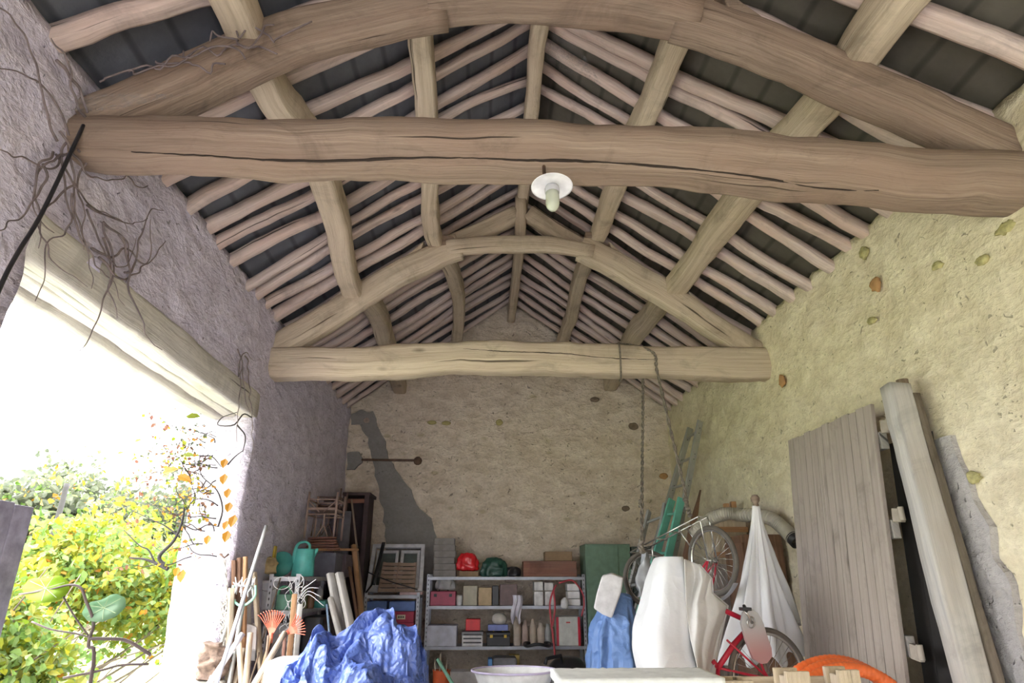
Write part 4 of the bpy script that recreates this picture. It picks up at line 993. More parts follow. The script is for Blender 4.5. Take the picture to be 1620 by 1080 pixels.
for k, (u, w, h, mt) in enumerate([(812, 12, 44, plain('buff_paper', (.55, .47, .40), .8)), (826, 10, 40, plain('pinkish_clay', (.52, .40, .36), .8)), (838, 11, 42, plain('tan_paper', (.52, .44, .36), .8)), (850, 12, 36, plain('buff_paper', (.55, .47, .40), .8)), (862, 10, 34, plain('clear_grey', (.36, .36, .36), .3))]):
    a, b = P(u, 1000, y=8.6), P(u+w, 1000, y=8.6); r = (b.x-a.x)/2; zt = P(u, 1021-h, y=8.6).z-Z3[2]
    mb = MB(); mb.lathe([(r*.9, 0), (r, .01), (r, zt*.72), (r*.55, zt*.86), (r*.5, zt), (0, zt)], ((a.x+b.x)/2, 8.63, Z3[2]+.001), (0, 0, 1), 18)
    tag(mb.build('bottle', mt, None, True), ['leftmost buff', 'second, pinkish', 'third, tan', 'fourth, buff', 'rightmost grey'][k]+' bottle in the row on the middle shelf', 'bottle', 'bottles on the middle shelf')
def redside(T, x0, x1, y, z, h):
    for x in (x0+.012, x1-.012):
        mb = MB(); mb.box((x, y-.004, z+h/2), (.03, .008, h*.98)); mb.build('red_edge', RED, T)
    mb = MB(); mb.box(((x0+x1)/2, y-.004, z+h*.8), (.05, .006, .015)); mb.build('label', plain('print_red', (.5, .05, .05)), T)
bx('white_canister', 'grey-white canister box with red side edges on the middle shelf', 'canister', 880, 917, 975, Z3[2]+.001, 8.52, .26, plain('canister_grey', (.62, .63, .60), .5), .012, None, None, redside)
mb = MB(); c = P(850, 1022, y=8.5); mb.tube([V((c.x+.16*math.cos(a), 8.55+.14*math.sin(a), Z3[2]-.03+.012*math.sin(3*a))) for a in [k*math.pi/20 for k in range(40)]], .018, 8, closed=True)
mb.v = [p+V((0, -.05, .055)) for p in mb.v]; tag(mb.build('cable_coil', C_BLACK, None, True), 'black cable coil lying at the right of the middle shelf', 'cable')
# bottom level
zb = Z3[3]+.001
bx('grey_case', 'rounded grey plastic case under the middle shelf', 'case', 780, 818, 1040, zb, 8.5, .3, plain('mid_grey_plastic', (.22, .22, .24), .5), .03)
bx('blue_canister', 'narrow blue canister left of the rounded grey case', 'canister', 772, 779, 1042, zb, 8.5, .2, plain('bright_blue', (.1, .3, .7), .5), .01)
bx('yellow_box', 'small yellow-brown box behind the grey case', 'box', 806, 822, 1036, zb, 8.72, .16, plain('yellow_card', (.60, .45, .15), .7), .004)
bx('paper_stack', 'stack of pale paper sheets and boards beside the basin', 'stack', 712, 772, 1062, .32, 8.2, .24, plain('newsprint', (.62, .60, .60), .9), .01)
mb = MB(); mb.box((P(742, 1070, y=8.2).x, 8.32, .16), (.5, .24, .31)); tag(mb.build('low_box', C_BROWN, None, bevel=.006), 'low brown box under the stack of paper', 'box')
# black machine on the right below the shelf
c0 = V((P(905, 1060, y=7.6).x, 7.75, 0)); mt_ = P(905, 1040, y=7.6).z
T = thing('black_machine', 'black domed garden machine with clear cover beside the blue sheet', 'machine', c0)
mb = MB(); mb.grid(lambda s, t: V((c0.x-.03+(.30+.02*math.sin(6.28*s*2))*(math.sin((1-t)*1.5708)**.7 if t < 1 else 0)*math.copysign(abs(math.cos(s*6.283))**.75, math.cos(s*6.283)), c0.y+.25*(math.sin((1-t)*1.5708)**.7 if t < 1 else 0)*math.copysign(abs(math.sin(s*6.283))**.75, math.sin(s*6.283)), .12+(mt_-.12)*(math.sin(t*1.5708)**.75)+.02*math.sin(s*12.5)*(1-t))), 48, 20, True); mb.build('housing', C_BLACK, T, True)
mb = MB(); mb.tube([(c0.x-.30, 7.5, mt_-.05), (c0.x-.28, 7.52, mt_+.0), (c0.x-.12, 7.6, mt_+.02), (c0.x-.10, 7.62, mt_-.06)], .02, 8); mb.build('handle', C_BLACK, T, True)
mb = MB(); mb.tube([(c0.x-.1, 7.49, mt_-.11), (c0.x+.05, 7.485, mt_-.10), (c0.x+.24, 7.52, mt_-.12)], .008, 6); mb.build('trim_strip', plain('gold_strip', (.45, .38, .2), .4), T, True)
for sx in (-.22, .22):
    for yy in (7.56, 7.94):
        mb = MB(); mb.lathe([(.0, -.03), (.11, -.03), (.125, 0), (.11, .03), (0, .03)], (c0.x+sx, yy, .125), (1, 0, 0), 20); mb.build('wheel', C_RUBBER, T, True)
# red bucket of sticks
bk = V((P(697, 1070, y=7.6).x, 7.75, 0)); zt = P(697, 1062, y=7.6).z
T = thing('orange_bucket', 'tall orange bucket holding thin sticks beside the left shelf post', 'bucket', bk)
mb = MB(); mb.lathe([(.075, 0), (.085, .02), (.095, zt-.02), (.100, zt), (.09, zt-.01), (.075, .03), (0, .03)], bk, (0, 0, 1), 24); mb.build('body', plain('orange_red_plastic', (.75, .14, .05), .5), T, True)
for k in range(7):
    a = k*.9; mb = MB(); mb.tube([bk+V((.04*math.cos(a), .04*math.sin(a), .04)), bk+V((.085*math.cos(a), .07*math.sin(a), zt+.06+.05*(k % 3)))], .006, 6)
    tag(mb.build('stick', plain('stick_cream', (.6, .52, .42), .8), None), ['rightmost', 'right rear', 'tall rear', 'left rear', 'leftmost', 'left front', 'middle front'][k]+' thin pale stick standing in the orange bucket', 'stick', 'sticks in the orange bucket')
tp = P(692, 1042, y=7.5); bt = P(712, 1075, y=7.4); mb = MB(); mb.bar(tp, extend_down(tp, bt), .02, .03); tag(mb.build('green_stake', C_TEALP, None), 'pale green stake leaning across the orange bucket', 'stake')

# items of the narrow shelf
for k, (u0, u1, v0, v1) in enumerate([(581, 613, 968, 989), (581, 613, 990, 1011), (615, 655, 967, 984), (615, 655, 985, 998), (615, 655, 999, 1011)]):
    zb = Z2[1]+.001 if v1 == 1011 else P(600, v1+.6, y=8.36).z
    bx('crimson_box', ['upper left', 'lower left', 'top right', 'middle right', 'bottom right'][k]+' crimson card drawer box with a cream label', 'box', u0, u1, v0, zb, 8.36, .3, C_REDCARD, .004, 'crimson boxes on the narrow shelf', None, label_plate(C_CREAM, .5, .5, .34, .42))
zb = P(600, 967, y=8.36).z
for k, (u0, u1) in enumerate([(581, 611), (616, 656)]):
    T = thing('blue_crate', ['left', 'right'][k]+' shallow blue crate on top of the crimson boxes', 'crate', P((u0+u1)/2, 967, y=8.5), 'blue crates on the crimson boxes')
    a, b = P(u0, 960, y=8.36), P(u1, 960, y=8.36); zt = P(600, 951, y=8.36).z; yy = 8.5
    mb = MB(); mb.box(((a.x+b.x)/2, yy, zb+.008), (b.x-a.x, .28, .008))
    for y_ in (8.365, 8.635): mb.box(((a.x+b.x)/2, y_, (zb+zt)/2+.004), (b.x-a.x, .008, zt-zb-.01))
    for x_ in (a.x, b.x): mb.box((x_, yy, (zb+zt)/2+.004), (.008, .28, zt-zb-.01))
    mb.build('tray', C_BLUEP, T, bevel=.002)
    for j in range(5): mb = MB(); mb.box((a.x+(b.x-a.x)*(.15+.17*j), 8.48+.02*j, zb+.05), (.022, .16, .05)); mb.build('contents', plain('pale_item', (.5, .5, .48), .7), T)
bx('shelf_papers', 'pinkish papers and cloth lying on the narrow shelf top', 'papers', 632, 668, 936, Z2[0]+.001, 8.38, .2, plain('pink_paper', (.62, .45, .45), .8), .006)

# window frame leaning over the narrow shelf, slatted panel and straps
def frame_rect(mb, c00, c10, c11, c01, w, th, ny=-1):
    for a, b in ((c00, c10), (c10, c11), (c11, c01), (c01, c00)): mb.bar(a, b, th, w, up=(0, .25, 1) if abs((V(b)-V(a)).x) > abs((V(b)-V(a)).z) else (1, 0, 0))
T = thing('window_frame', 'old white two-pane window frame leaning on the narrow shelf', 'window frame', P(625, 940, y=8.6))
c00, c10, c11, c01 = P(579, 936, y=8.55), P(668, 936, y=8.55), P(672, 862, y=8.95), P(591, 862, y=8.95)
def wq(s, t): return c00.lerp(c10, s).lerp(c01.lerp(c11, s), t)
mb = MB(); 
for a, b, up in ((wq(0, .03), wq(1, .03), (0, .4, 1)), (wq(0, .97), wq(1, .97), (0, .4, 1)), (wq(.03, 0), wq(.03, 1), (1, 0, 0)), (wq(.97, 0), wq(.97, 1), (1, 0, 0))): mb.bar(a, b, .045 if up[0] == 0 else .045, .05, up=up)
C_PW = plain('peeling_white_paint', (.68, .68, .72), .7, 0, .15, .5, 10); mb.build('outer_frame', C_PW, T, bevel=.004)
for s0, s1 in ((.10, .52), (.56, .93)):
    mb = MB()
    for a, b, up in ((wq(s0, .1), wq(s1, .1), (0, .4, 1)), (wq(s0, .84), wq(s1, .84), (0, .4, 1)), (wq(s0+.03, .08), wq(s0+.03, .86), (1, 0, 0)), (wq(s1-.03, .08), wq(s1-.03, .86), (1, 0, 0))): mb.bar(a+V((0, -.03, 0)), b+V((0, -.03, 0)), .03, .038, up=up)
    sh = mb.build('sash', C_PW, T, bevel=.003)
    mb = MB(); mb.prism([wq(s0+.04, .14), wq(s1-.04, .14), wq(s1-.04, .8), wq(s0+.04, .8)], (0, .004, 0)); o = mb.build('pane', plain('dusty_glass', (.13, .16, .15), .2, .0), T); o.parent = sh
T = thing('slatted_panel', 'brown slatted wooden panel standing in front of the window frame', 'panel', P(628, 938, y=8.4))
c00, c10, c11, c01 = P(598, 937, y=8.40), P(655, 937, y=8.40), P(658, 890, y=8.62), P(607, 889, y=8.62)
C_SL = plain('tan_slat', (.36, .26, .20), .8)
for (s0, s1) in ((0, .46), (.50, 1)):
    for k in range(7):
        t0 = k/7; mb = MB(); a = wq(s0, t0+.07); b = wq(s1, t0+.07); mb.bar(a, b, .014, .042, up=(0, .5, 1)); mb.build('slat', C_SL, T)
for s0 in (.02, .48, .98): mb = MB(); mb.bar(wq(s0, 0)+V((0, .018, 0)), wq(s0, 1)+V((0, .018, 0)), .016, .035, up=(1, 0, 0)); mb.build('upright', C_SL, T)
for k, (a, b, r) in enumerate([((607, 858), (590, 925), .016), ((582, 905), (660, 932), .014), ((578, 938), (600, 905), .014)]):
    mb = MB(); mb.tube(smooth_path([P(*a, y=8.62 if k == 0 else 8.36), P((a[0]+b[0])/2, (a[1]+b[1])/2+2, y=8.40), P(*b, y=8.36)], 12), r, 8, sq=(1.5, .5, .6))
    tag(mb.build('black_strap', C_BLACK, None, True), ['steep black strap crossing the left side of window frame', 'long black strap sloping across the slatted panel', 'short black strap at the left foot of slatted panel'][k], 'strap')

# green metal cabinet in the back right corner
T = thing('green_cabinet', 'green metal cabinet in the back right corner behind the blue sheet', 'cabinet', (1.62, 8.75, 0))
a, b = P(926, 860, y=8.5), P(985, 860, y=8.5); zt = a.z
mb = MB(); mb.box(((a.x+b.x)/2+.05, 8.78, zt/2), (b.x-a.x+.10, .5, zt)); mb.build('body', C_GREENM, T, bevel=.006)
mb = MB(); mb.box(((a.x+b.x)/2-.02, 8.515, zt/2+.03), (b.x-a.x-.10, .015, zt-.1)); dr_ = mb.build('door', C_GREENM, T, bevel=.003)
mb = MB(); mb.box((b.x-.07, 8.50, zt*.6), (.015, .02, .10)); o = mb.build('handle', C_DARK, T); o.parent = dr_
T = thing('dark_cabinet', 'narrow dark green locker beside the green metal cabinet', 'cabinet', (2.1, 8.75, 0))
mb = MB(); mb.box((b.x+.30, 8.78, zt*.985/2), (.36, .48, zt*.985)); mb.build('body', plain('dark_locker', (.04, .055, .05), .5), T, bevel=.006)
mb = MB(); mb.box((b.x+.27, 8.53, zt*.49), (.26, .012, zt*.9)); mb.build('door', plain('dark_locker', (.04, .055, .05), .5), T, bevel=.003)

# ------------------------------------------------------------------ left clutter: things on and under the pale steel shelf
zs = Z1[0]+.001
def y_at(u, x): # distance along the wall seen at u for a given x near shelf height
    return P(u, 905, x=x).y
T = thing('watering_can', 'large teal watering can on top of the pale steel shelf', 'watering can', P(478, 907, y=6.50))
c = P(479, 905, y=6.45); c = V((c.x, 6.45, zs)); ht = P(479, 868, y=6.45).z-zs
mb = MB(); mb.lathe([(.098, 0), (.104, .01), (.098, ht*.6), (.092, ht-.01), (.090, ht), (.070, ht-.002), (.0, ht-.004)], c, (0, 0, 1), 32); mb.build('body', C_TEAL, T, True)
mb = MB(); mb.tube(smooth_path([c+V((-.075, -.05, ht*.45)), c+V((-.08, -.07, ht*.8)), c+V((-.06, -.05, ht+.04)), c+V((-.01, 0, ht+.065)), c+V((.035, 0, ht+.04)), c+V((.04, 0, ht-.01))], 30), .012, 10, sq=(1.3, .8, .8)); mb.build('handle', C_TEAL, T, True)
mb = MB(); mb.tube([c+V((.07, .02, ht-.06)), c+V((.098, .02, ht-.015)), c+V((.115, .02, ht+.004))], [.03, .022, .010], 10); mb.build('spout', C_TEAL, T, True)
mb = MB(); c = V((P(447, 895, y=6.6).x, 6.55, zs+.115)); mb.lathe([(.0, -.012), (.11, -.012), (.118, 0), (.11, .012), (.0, .014)], c, (.05, -1, .15), 30, squash=1.0)
tag(mb.build('round_lid', C_TEAL, None, True), 'round teal lid propped upright left of the teal watering can', 'lid')  # flat round lid propped on its edge
bag('straw_bundle', 'straw-yellow bundle at the left end of the pale shelf top', 410, 432, 881, 907, 6.28, C_STRAW, 21, 'bundle', .25, .8, .03, .1)
bx('yellow_carton', 'dirty yellow carton standing behind the straw bundle', 'carton', 416, 436, 863, zs, 6.42, .06, C_YEL)
mb = MB(); a = P(401, 906, y=6.2); mb.tube([V((a.x+.02, 6.25, zs+.02)), V((a.x+.09, 6.35, zs+.17))], .014, 8); tag(mb.build('wood_stub', M['orange_wood'], None, True), 'short wooden stub leaning at the left shelf corner', 'wood')
# dark crates and boards further back on the shelf
bx('dark_crate', 'dark grey crate on the shelf behind the watering can', 'crate', 499, 532, 874, zs, 6.95, .35, plain('dark_slate_box', (.13, .13, .17), .8))
bx('dark_crate', 'second dark crate farther along the shelf, under the orange plank', 'crate', 527, 548, 876, zs, 7.45, .4, plain('dark_plum_box', (.15, .12, .15), .8))
zc = P(520, 872, y=7.2).z
ob = timber('orange_plank', [(P(492, 872, y=6.9).x, 7.0, zc+.01), (P(565, 872, y=7.6).x, 7.5, zc+.03)], .10, .025, M['orange_wood'], seed=601, wob=.002, rough=.001, q=.3); tag(ob, 'orange brown plank laid across the dark crates', 'plank')
for k in range(5):
    v = 868-4.2*k
    z = P(510, v, y=7.1).z
    ob = timber('red_board', [(P(485+k, v, y=7.1).x, 7.1+.02*k, z), (P(536-2*k, v, y=7.1).x, 7.16-.02*k, z+.004)], .12, .020, M['red_board'], seed=610+k, wob=.002, rough=.001, q=.3)
    tag(ob, ['lowest', 'second lowest', 'middle', 'second highest', 'topmost'][k]+' reddish board of the pile under the bamboo chair', 'board', 'reddish boards piled behind the watering can')
# bamboo chair upside down on the pile and a dark frame behind it
def bamboo(name, label, u0, u1, vt, vb, y, dep, mat):
    z0, z1 = P(u0, vb, y=y).z, P(u0, vt, y=y).z; x0, x1 = P(u0, vb, y=y).x, P(u1, vb, y=y).x; H = z1-z0
    T = thing(name, label, 'chair', ((x0+x1)/2, y+dep/2, z0), 'old cane chairs piled in the left corner')
    for x in (x0, x1):
        for yy in (y, y+dep): mb = MB(); mb.tube([(x, yy, z0), (x+.004, yy, z1)], .012, 8); mb.build('leg', mat, T, True)
    zm = z0+H*.52
    mb = MB(); mb.box(((x0+x1)/2, y+dep/2, zm+.06), (x1-x0-.02, dep-.02, .03)); mb.build('seat', mat, T, bevel=.008)
    for zz in (zm, zm+.16):
        mb = MB()
        for a, b in (((x0, y), (x1, y)), ((x1, y), (x1, y+dep)), ((x1, y+dep), (x0, y+dep)), ((x0, y+dep), (x0, y))): mb.tube([(a[0], a[1], zz), (b[0], b[1], zz)], .009, 6)
        mb.build('rail', mat, T, True)
    for s in (1, -1):
        mb = MB(); mb.tube([(x0 if s > 0 else x1, y-.006, zm+.15), ((x0+x1)/2+s*-.02, y-.006, zm+.02)], .007, 6); mb.build('brace', mat, T, True)
    mb = MB(); xm = (x0+x1)/2+.04; mb.tube([(xm, y-.004, zm), (xm, y-.004, z0+.12)], .010, 6); mb.tube([(xm, y-.004, z0+.15), (xm-.07, y-.004, z0+.01)], .007, 6); mb.tube([(xm, y-.004, z0+.15), (xm+.06, y-.004, z0+.01)], .007, 6); mb.build('splat', mat, T, True)
C_CANE = plain('grey_cane', (.42, .30, .26), .7)
bamboo('cane_chair', 'pale cane chair balanced on the reddish boards in the corner', 481, 527, 778, 852, 7.25, .40, C_CANE)
bamboo('cane_chair', 'darker cane chair behind the pale one against the left wall', 492, 532, 772, 848, 7.80, .38, plain('dark_cane', (.17, .11, .10), .8))
T = thing('dark_wardrobe', 'dark open-fronted cupboard frame standing in the back left corner', 'cupboard', (P(565, 900, y=8.5).x, 8.8, 0))
xa, xb, zt = P(541, 850, y=8.45).x, P(576, 850, y=8.45).x, P(560, 781, y=8.45).z
C_DW = plain('dark_walnut', (.07, .045, .05), .7)
for x in (xa, xb): mb = MB(); mb.box((x, 8.45, zt/2), (.06, .05, zt)); mb.build('stile', C_DW, T, bevel=.004)
for x in (xa, xb): mb = MB(); mb.box((x, 8.68, zt/2), (.03, .42, zt)); mb.build('side', C_DW, T)
mb = MB(); mb.box(((xa+xb)/2, 8.68, zt), (xb-xa+.08, .5, .04)); mb.build('top', C_DW, T, bevel=.005)
mb = MB(); mb.box(((xa+xb)/2, 8.45, zt-.09), (xb-xa, .04, .05)); mb.build('rail', M['red_board'], T)
mb = MB(); mb.box(((xa+xb)/2, 8.88, zt/2), (xb-xa, .02, zt)); mb.build('back', C_DW, T)
for z in (.5, 1.0, 1.6, 2.0): mb = MB(); mb.box(((xa+xb)/2, 8.68, z), (xb-xa-.04, .4, .025)); mb.build('shelf', C_DW, T)
bx('leaning_board', 'grey board panel standing in front of the dark cupboard frame', 'panel', 534, 556, 808, .02, 8.15, .03, plain('slate_panel', (.16, .155, .18), .8))
def pole(name, label, cat, a, ya, b, yb, r, mat, q=1, w=1, group=None, wob=.006, end=None):
    p, q_ = P(*a, y=ya), P(*b, y=yb); e = extend_down(p, q_) if end is None else q_
    ob = timber(name, [e, e.lerp(p, .5), p], r*2*w, r*2, mat, wob=wob, rough=.0015, seed=int(a[0]), q=q, n=10, seg=16); return tag(ob, label, cat, group)
pole('brown_stick', 'tall thin grey-topped stick standing before the dark cupboard', 'stick', (556, 790), 7.7, (566, 880), 7.6, .012, M['oak'])
pole('orange_post', 'orange wooden post between the dark crates and the red boxes', 'post', (560, 862), 7.5, (573, 985), 7.3, .022, M['orange_wood'], .3)
pole('thin_batten', 'thin brown slat left of the orange wooden post', 'slat', (553, 896), 7.2, (567, 985), 7.1, .013, M['brown_wood'], .3)
for k, (a, b, w, lb) in enumerate([((523, 908), (541, 1000), 1.8, 'left'), ((536, 906), (556, 1000), 1.8, 'middle'), ((522, 945), (536, 1000), 1.0, 'shortest')]):
    pole('grey_plank', lb+' weathered grey plank leaning on the pale shelf', 'plank', a, 6.02-.05*k, b, 5.88-.05*k, .020, M['grey_beam'], .3, w, 'grey planks leaning on the pale shelf')
pole('blue_tube', 'thin blue-grey tube standing by the weathered grey planks', 'tube', (517, 955), 6.0, (522, 1010), 5.9, .010, plain('blue_grey_tube', (.25, .35, .5), .5))
# second shelf things
zs2 = Z1[1]+.001
c = P(421, 965, y=6.3); zt = P(421, 918, y=6.3).z-zs2
T = thing('white_bucket', 'white plastic bucket at the left end of the second shelf', 'bucket', (c.x, 6.33, zs2))
mb = MB(); mb.lathe([(.062, 0), (.066, .006), (.082, zt-.03), (.090, zt-.028), (.092, zt), (.082, zt), (.06, .012), (0, .012)], (c.x, 6.33, zs2), (0, 0, 1), 28); mb.build('body', C_WHITE, T, True)
mb = MB(); mb.tube([(c.x+.09*math.cos(a), 6.33-.02-.06*math.sin(a), zs2+zt-.02-.07*math.sin(a)) for a in [k*math.pi/12 for k in range(13)]], .003, 6); mb.build('handle', C_CHROME, T, True)
T = thing('small_watering_can', 'small light green watering can beside the white bucket', 'watering can', P(446, 965, y=6.35)); c = V((P(448, 960, y=6.35).x, 6.36, zs2))
mb = MB(); mb.lathe([(.070, 0), (.074, .01), (.07, .12), (.062, .13), (.0, .13)], c, (0, 0, 1), 24); mb.build('body', C_TEALP, T, True)
mb = MB(); mb.tube(smooth_path([c+V((-.06, -.02, .10)), c+V((-.03, -.03, .19)), c+V((.04, -.02, .18)), c+V((.06, 0, .12))], 18), .012, 8); mb.build('handle', plain('bright_green_plastic', (.15, .55, .3), .4), T, True)
bx('green_caddy', 'green crate of bottles in the middle of second pale shelf', 'crate', 497, 515, 950, zs2, 6.65, .3, C_TEAL)
for k, (u, vt, mt, lb) in enumerate([(470, 930, C_WHITE, 'white'), (483, 932, plain('olive_glass', (.12, .14, .05), .3), 'olive green'), (493, 930, plain('brown_glass', (.16, .08, .04), .3), 'brown'), (506, 926, C_GREYP, 'grey')]):
    y = 6.5 if k < 3 else 6.8; c = P(u, vt, y=y); zt = c.z-zs2 if k < 3 else .12; z0 = zs2 if k < 3 else P(500, 949, y=6.65).z+.004
    mb = MB(); mb.lathe([(.03, 0), (.032, .01), (.032, zt*.65), (.012, zt*.82), (.012, zt), (0, zt)], (c.x, y+.03, z0), (0, 0, 1), 16); tag(mb.build('bottle', mt, None, True), lb+' bottle on the second level of the pale shelf', 'bottle', 'bottles on the pale shelf')
bx('tyre_box', 'black plastic box low on the pale shelf behind the rakes', 'box', 478, 512, 975, Z1[2]+.001, 6.4, .4, C_BLACK, .03)
bx('white_bin', 'white box low on the pale shelf left of the black box', 'box', 432, 462, 985, Z1[2]+.001, 6.3, .3, plain('dirty_white', (.6, .58, .58), .7), .01)

# ------------------------------------------------------------------ garden tools leaning on the left wall
pole('aluminium_pole', 'long bright aluminium pole leaning highest among the garden tools', 'pole', (421, 832), 5.62, (343, 1080), 4.75, .015, plain('bright_tube', (.62, .63, .66), .4), wob=0)
for k, (u, v, lb) in enumerate([(371, 886, 'left'), (379, 882, 'middle'), (388, 880, 'right')]):
    pole('brown_batten', lb+' brown batten of three standing against the left wall', 'batten', (u, v), 5.44+.02*k, (u-2, 1000), 5.42+.02*k, .016, M['brown_wood'] if k != 2 else M['orange_wood'], .3, 1, 'brown battens against the left wall')
# star-wheel cultivator
T = thing('star_cultivator', 'hand cultivator with spiked star wheels and pale green hoop', 'garden tool', extend_down(P(383, 955, y=5.36), P(362, 1080, y=5.2)))
hc = P(386, 932, y=5.38)
mb = MB(); mb.tube([P(385, 952, y=5.38), extend_down(P(383, 955, y=5.36), P(362, 1080, y=5.2))], .017, 10); mb.build('handle', C_ALU, T, True)
mb = MB(); mb.tube(smooth_path([hc+V((-.085, 0, .03)), hc+V((-.09, 0, -.05)), hc+V((-.03, 0, -.11)), hc+V((.03, 0, -.11)), hc+V((.09, 0, -.05)), hc+V((.085, 0, .03))], 24), .010, 8); mb.build('hoop', C_TEALP, T, True)
for j in range(4):
    mb = MB(); cx = hc+V((-.06+.04*j, 0, .02))
    for k in range(7):
        a = k*2*math.pi/7+j; d = V((.25*math.sin(k*2+j), math.cos(a), math.sin(a))).normalized(); mb.tube([cx, cx+d*.075], [.009, .003], 6)
    mb.build('star_wheel', C_WHITE, T, True)
# fan rakes
def rake(label, hp, y, ang, handle_b, yb, n=11, hm='orange_wood', sz=.17):
    b = extend_down(hp, P(*handle_b, y=yb)) if handle_b else None
    T = thing('leaf_rake', label, 'rake', b, 'coral leaf rakes')
    ux = V((math.sin(ang), 0, math.cos(ang))); uy = V((math.cos(ang), 0, -math.sin(ang)))
    for k in range(n):
        a = -.62+1.24*k/(n-1); d = ux*math.cos(a)+uy*math.sin(a)
        mb = MB(); mb.tube([hp+d*.05, hp+d*sz*.6+V((0, -.008, 0)), hp+d*sz+V((0, -.02, 0)), hp+d*(sz+.012)+V((0, -.045, 0))], .0035, 6, sq=(1.5, .8, .6)); mb.build('tine', C_CORAL, T)
    poly = [hp+ux*.0-uy*.015, hp+ux*.0+uy*.015]+[hp+(ux*math.cos(a)+uy*math.sin(a))*sz*.55 for a in (.6, .3, 0, -.3, -.6)]
    mb = MB(); mb.prism(poly, (0, .006, 0)); mb.build('fan', C_CORAL, T)
    mb = MB(); mb.tube([hp+ux*.01, hp-ux*.06], .016, 8); mb.build('socket', C_CORAL, T, True)
    mb = MB(); mb.tube([hp-ux*.02, b], .013, 8); mb.build('handle', M[hm], T, True)
rake('left coral plastic leaf rake, its tines fanned upward', P(429, 1003, y=5.25), 5.25, -.02, (408, 1080), 5.1, sz=.155)
rake('right coral plastic leaf rake, tilted over to the right', P(455, 1000, y=5.3), 5.3, 1.05, (448, 1080), 5.2, 9, 'red_board', sz=.13)
pole('tool_handle', 'thick grey wooden handle sloping up behind the left rake', 'tool', (450, 1000), 5.15, (402, 1080), 4.85, .020, M['oak_pale'])  # wooden handle of a garden tool, modelled without its head
pole('thin_rod', 'thin rod leaning against the corner of the pale shelf', 'rod', (444, 914), 6.1, (404, 1050), 5.4, .006, M['oak'])
pole('white_pole', 'white painted pole crossing low in front of the tools', 'pole', (384, 1002), 5.1, (345, 1060), 4.95, .020, C_WHITE, wob=0)
pole('grey_pole', 'thin grey pole at the far left of the garden tools', 'pole', (371, 948), 5.4, (340, 1050), 5.2, .013, C_ALU, wob=0)
pole('tool_handle', 'pale bent wooden handle left of the shovel blade', 'tool', (379, 1015), 5.2, (381, 1080), 5.1, .020, M['oak_pale'], wob=.02)
pole('tool_handle', 'short knotty handle beside the grey shovel blade', 'tool', (396, 1000), 5.2, (388, 1080), 5.1, .020, M['oak_pale'])
pole('tool_handle', 'slim dark handle right of the left rake', 'tool', (424, 1005), 5.1, (415, 1080), 5.0, .009, M['oak'])
for k, (a, b, m_) in enumerate([((393, 900), (391, 1040), 'grey_beam'), ((402, 905), (412, 1040), 'crate_wood'), ((366, 930), (362, 1040), 'oak_pale'), ((467, 940), (456, 1060), 'orange_wood'), ((474, 955), (466, 1060), 'grey_beam')]):
    pole('upright_lath', ['grey lath behind the star-wheel cultivator', 'pale lath standing at the left shelf corner', 'pale lath at the extreme left by the jamb', 'orange lath in front of the near shelf post', 'grey lath right of the near shelf post'][k], 'lath', a, (5.55, 5.55, 5.36, 5.55, 5.55)[k], b, (5.5, 5.5, 5.3, 5.45, 5.45)[k], .014, M[m_], .3, 1.6)
# shovel
T = thing('shovel', 'grey metal shovel blade held upright among the handles', 'shovel', extend_down(P(372, 1030, y=5.35), P(360, 1080, y=5.2)))
def shv(s, t):
    a = P(368+38*s, 992+36*t-5*math.sin(s*3.14)*(1-t), y=5.45); a.y += .03*math.cos((s-.5)*3.1)-.02*t; return a
mb = MB(); mb.grid(shv, 16, 12); mb.build('blade', plain('dusty_steel', (.40, .36, .35), .7), T, True, solid=.006)
mb = MB(); mb.tube([P(386, 1025, y=5.43), P(380, 1045, y=5.4), extend_down(P(386, 1025, y=5.43), P(372, 1080, y=5.2))], .016, 8); mb.build('handle', M['oak_pale'], T, True)
# tangle of white wire stakes
T = thing('wire_stakes', 'bundle of white wire plant supports in front of the shelf post', 'wire supports', P(470, 1000, y=5.7)-V((0, 0, .6)))
rr = random.Random(5)
for k in range(9):
    x0 = 454+rr.random()*26; tp = P(x0+6, 905+rr.random()*30, y=5.75+.1*rr.random()); b0 = tp+V((-.10+.08*rr.random(), .0, -.5))
    pts = [tp.lerp(b0, j/14)+V((.022*math.sin(j*1.7+k), .01*math.cos(j+k), .01*math.sin(j*2.3))) for j in range(15)]
    mb = MB(); mb.tube(smooth_path(pts, 50), .0026, 5); mb.build('wire', C_WHITE, T, True)
mb = MB()
for k in range(4): mb.tube(smooth_path([P(476, 935+6*k, y=5.7), P(488, 925+5*k, y=5.68), P(500+4*k, 916+14*k, y=5.66)], 10), .0028, 5)
mb.build('prongs', C_WHITE, T, True)
for k, (u, v) in enumerate([(446, 922), (470, 955)]):
    mb = MB(); c = P(u, v, y=5.8); mb.tube([V((c.x+.07*math.cos(a), 5.8, c.z+.05*math.sin(a))) for a in [j*math.pi/10 for j in range(20)]], .0028, 5, closed=True); mb.build('loop', C_WHITE, T, True)
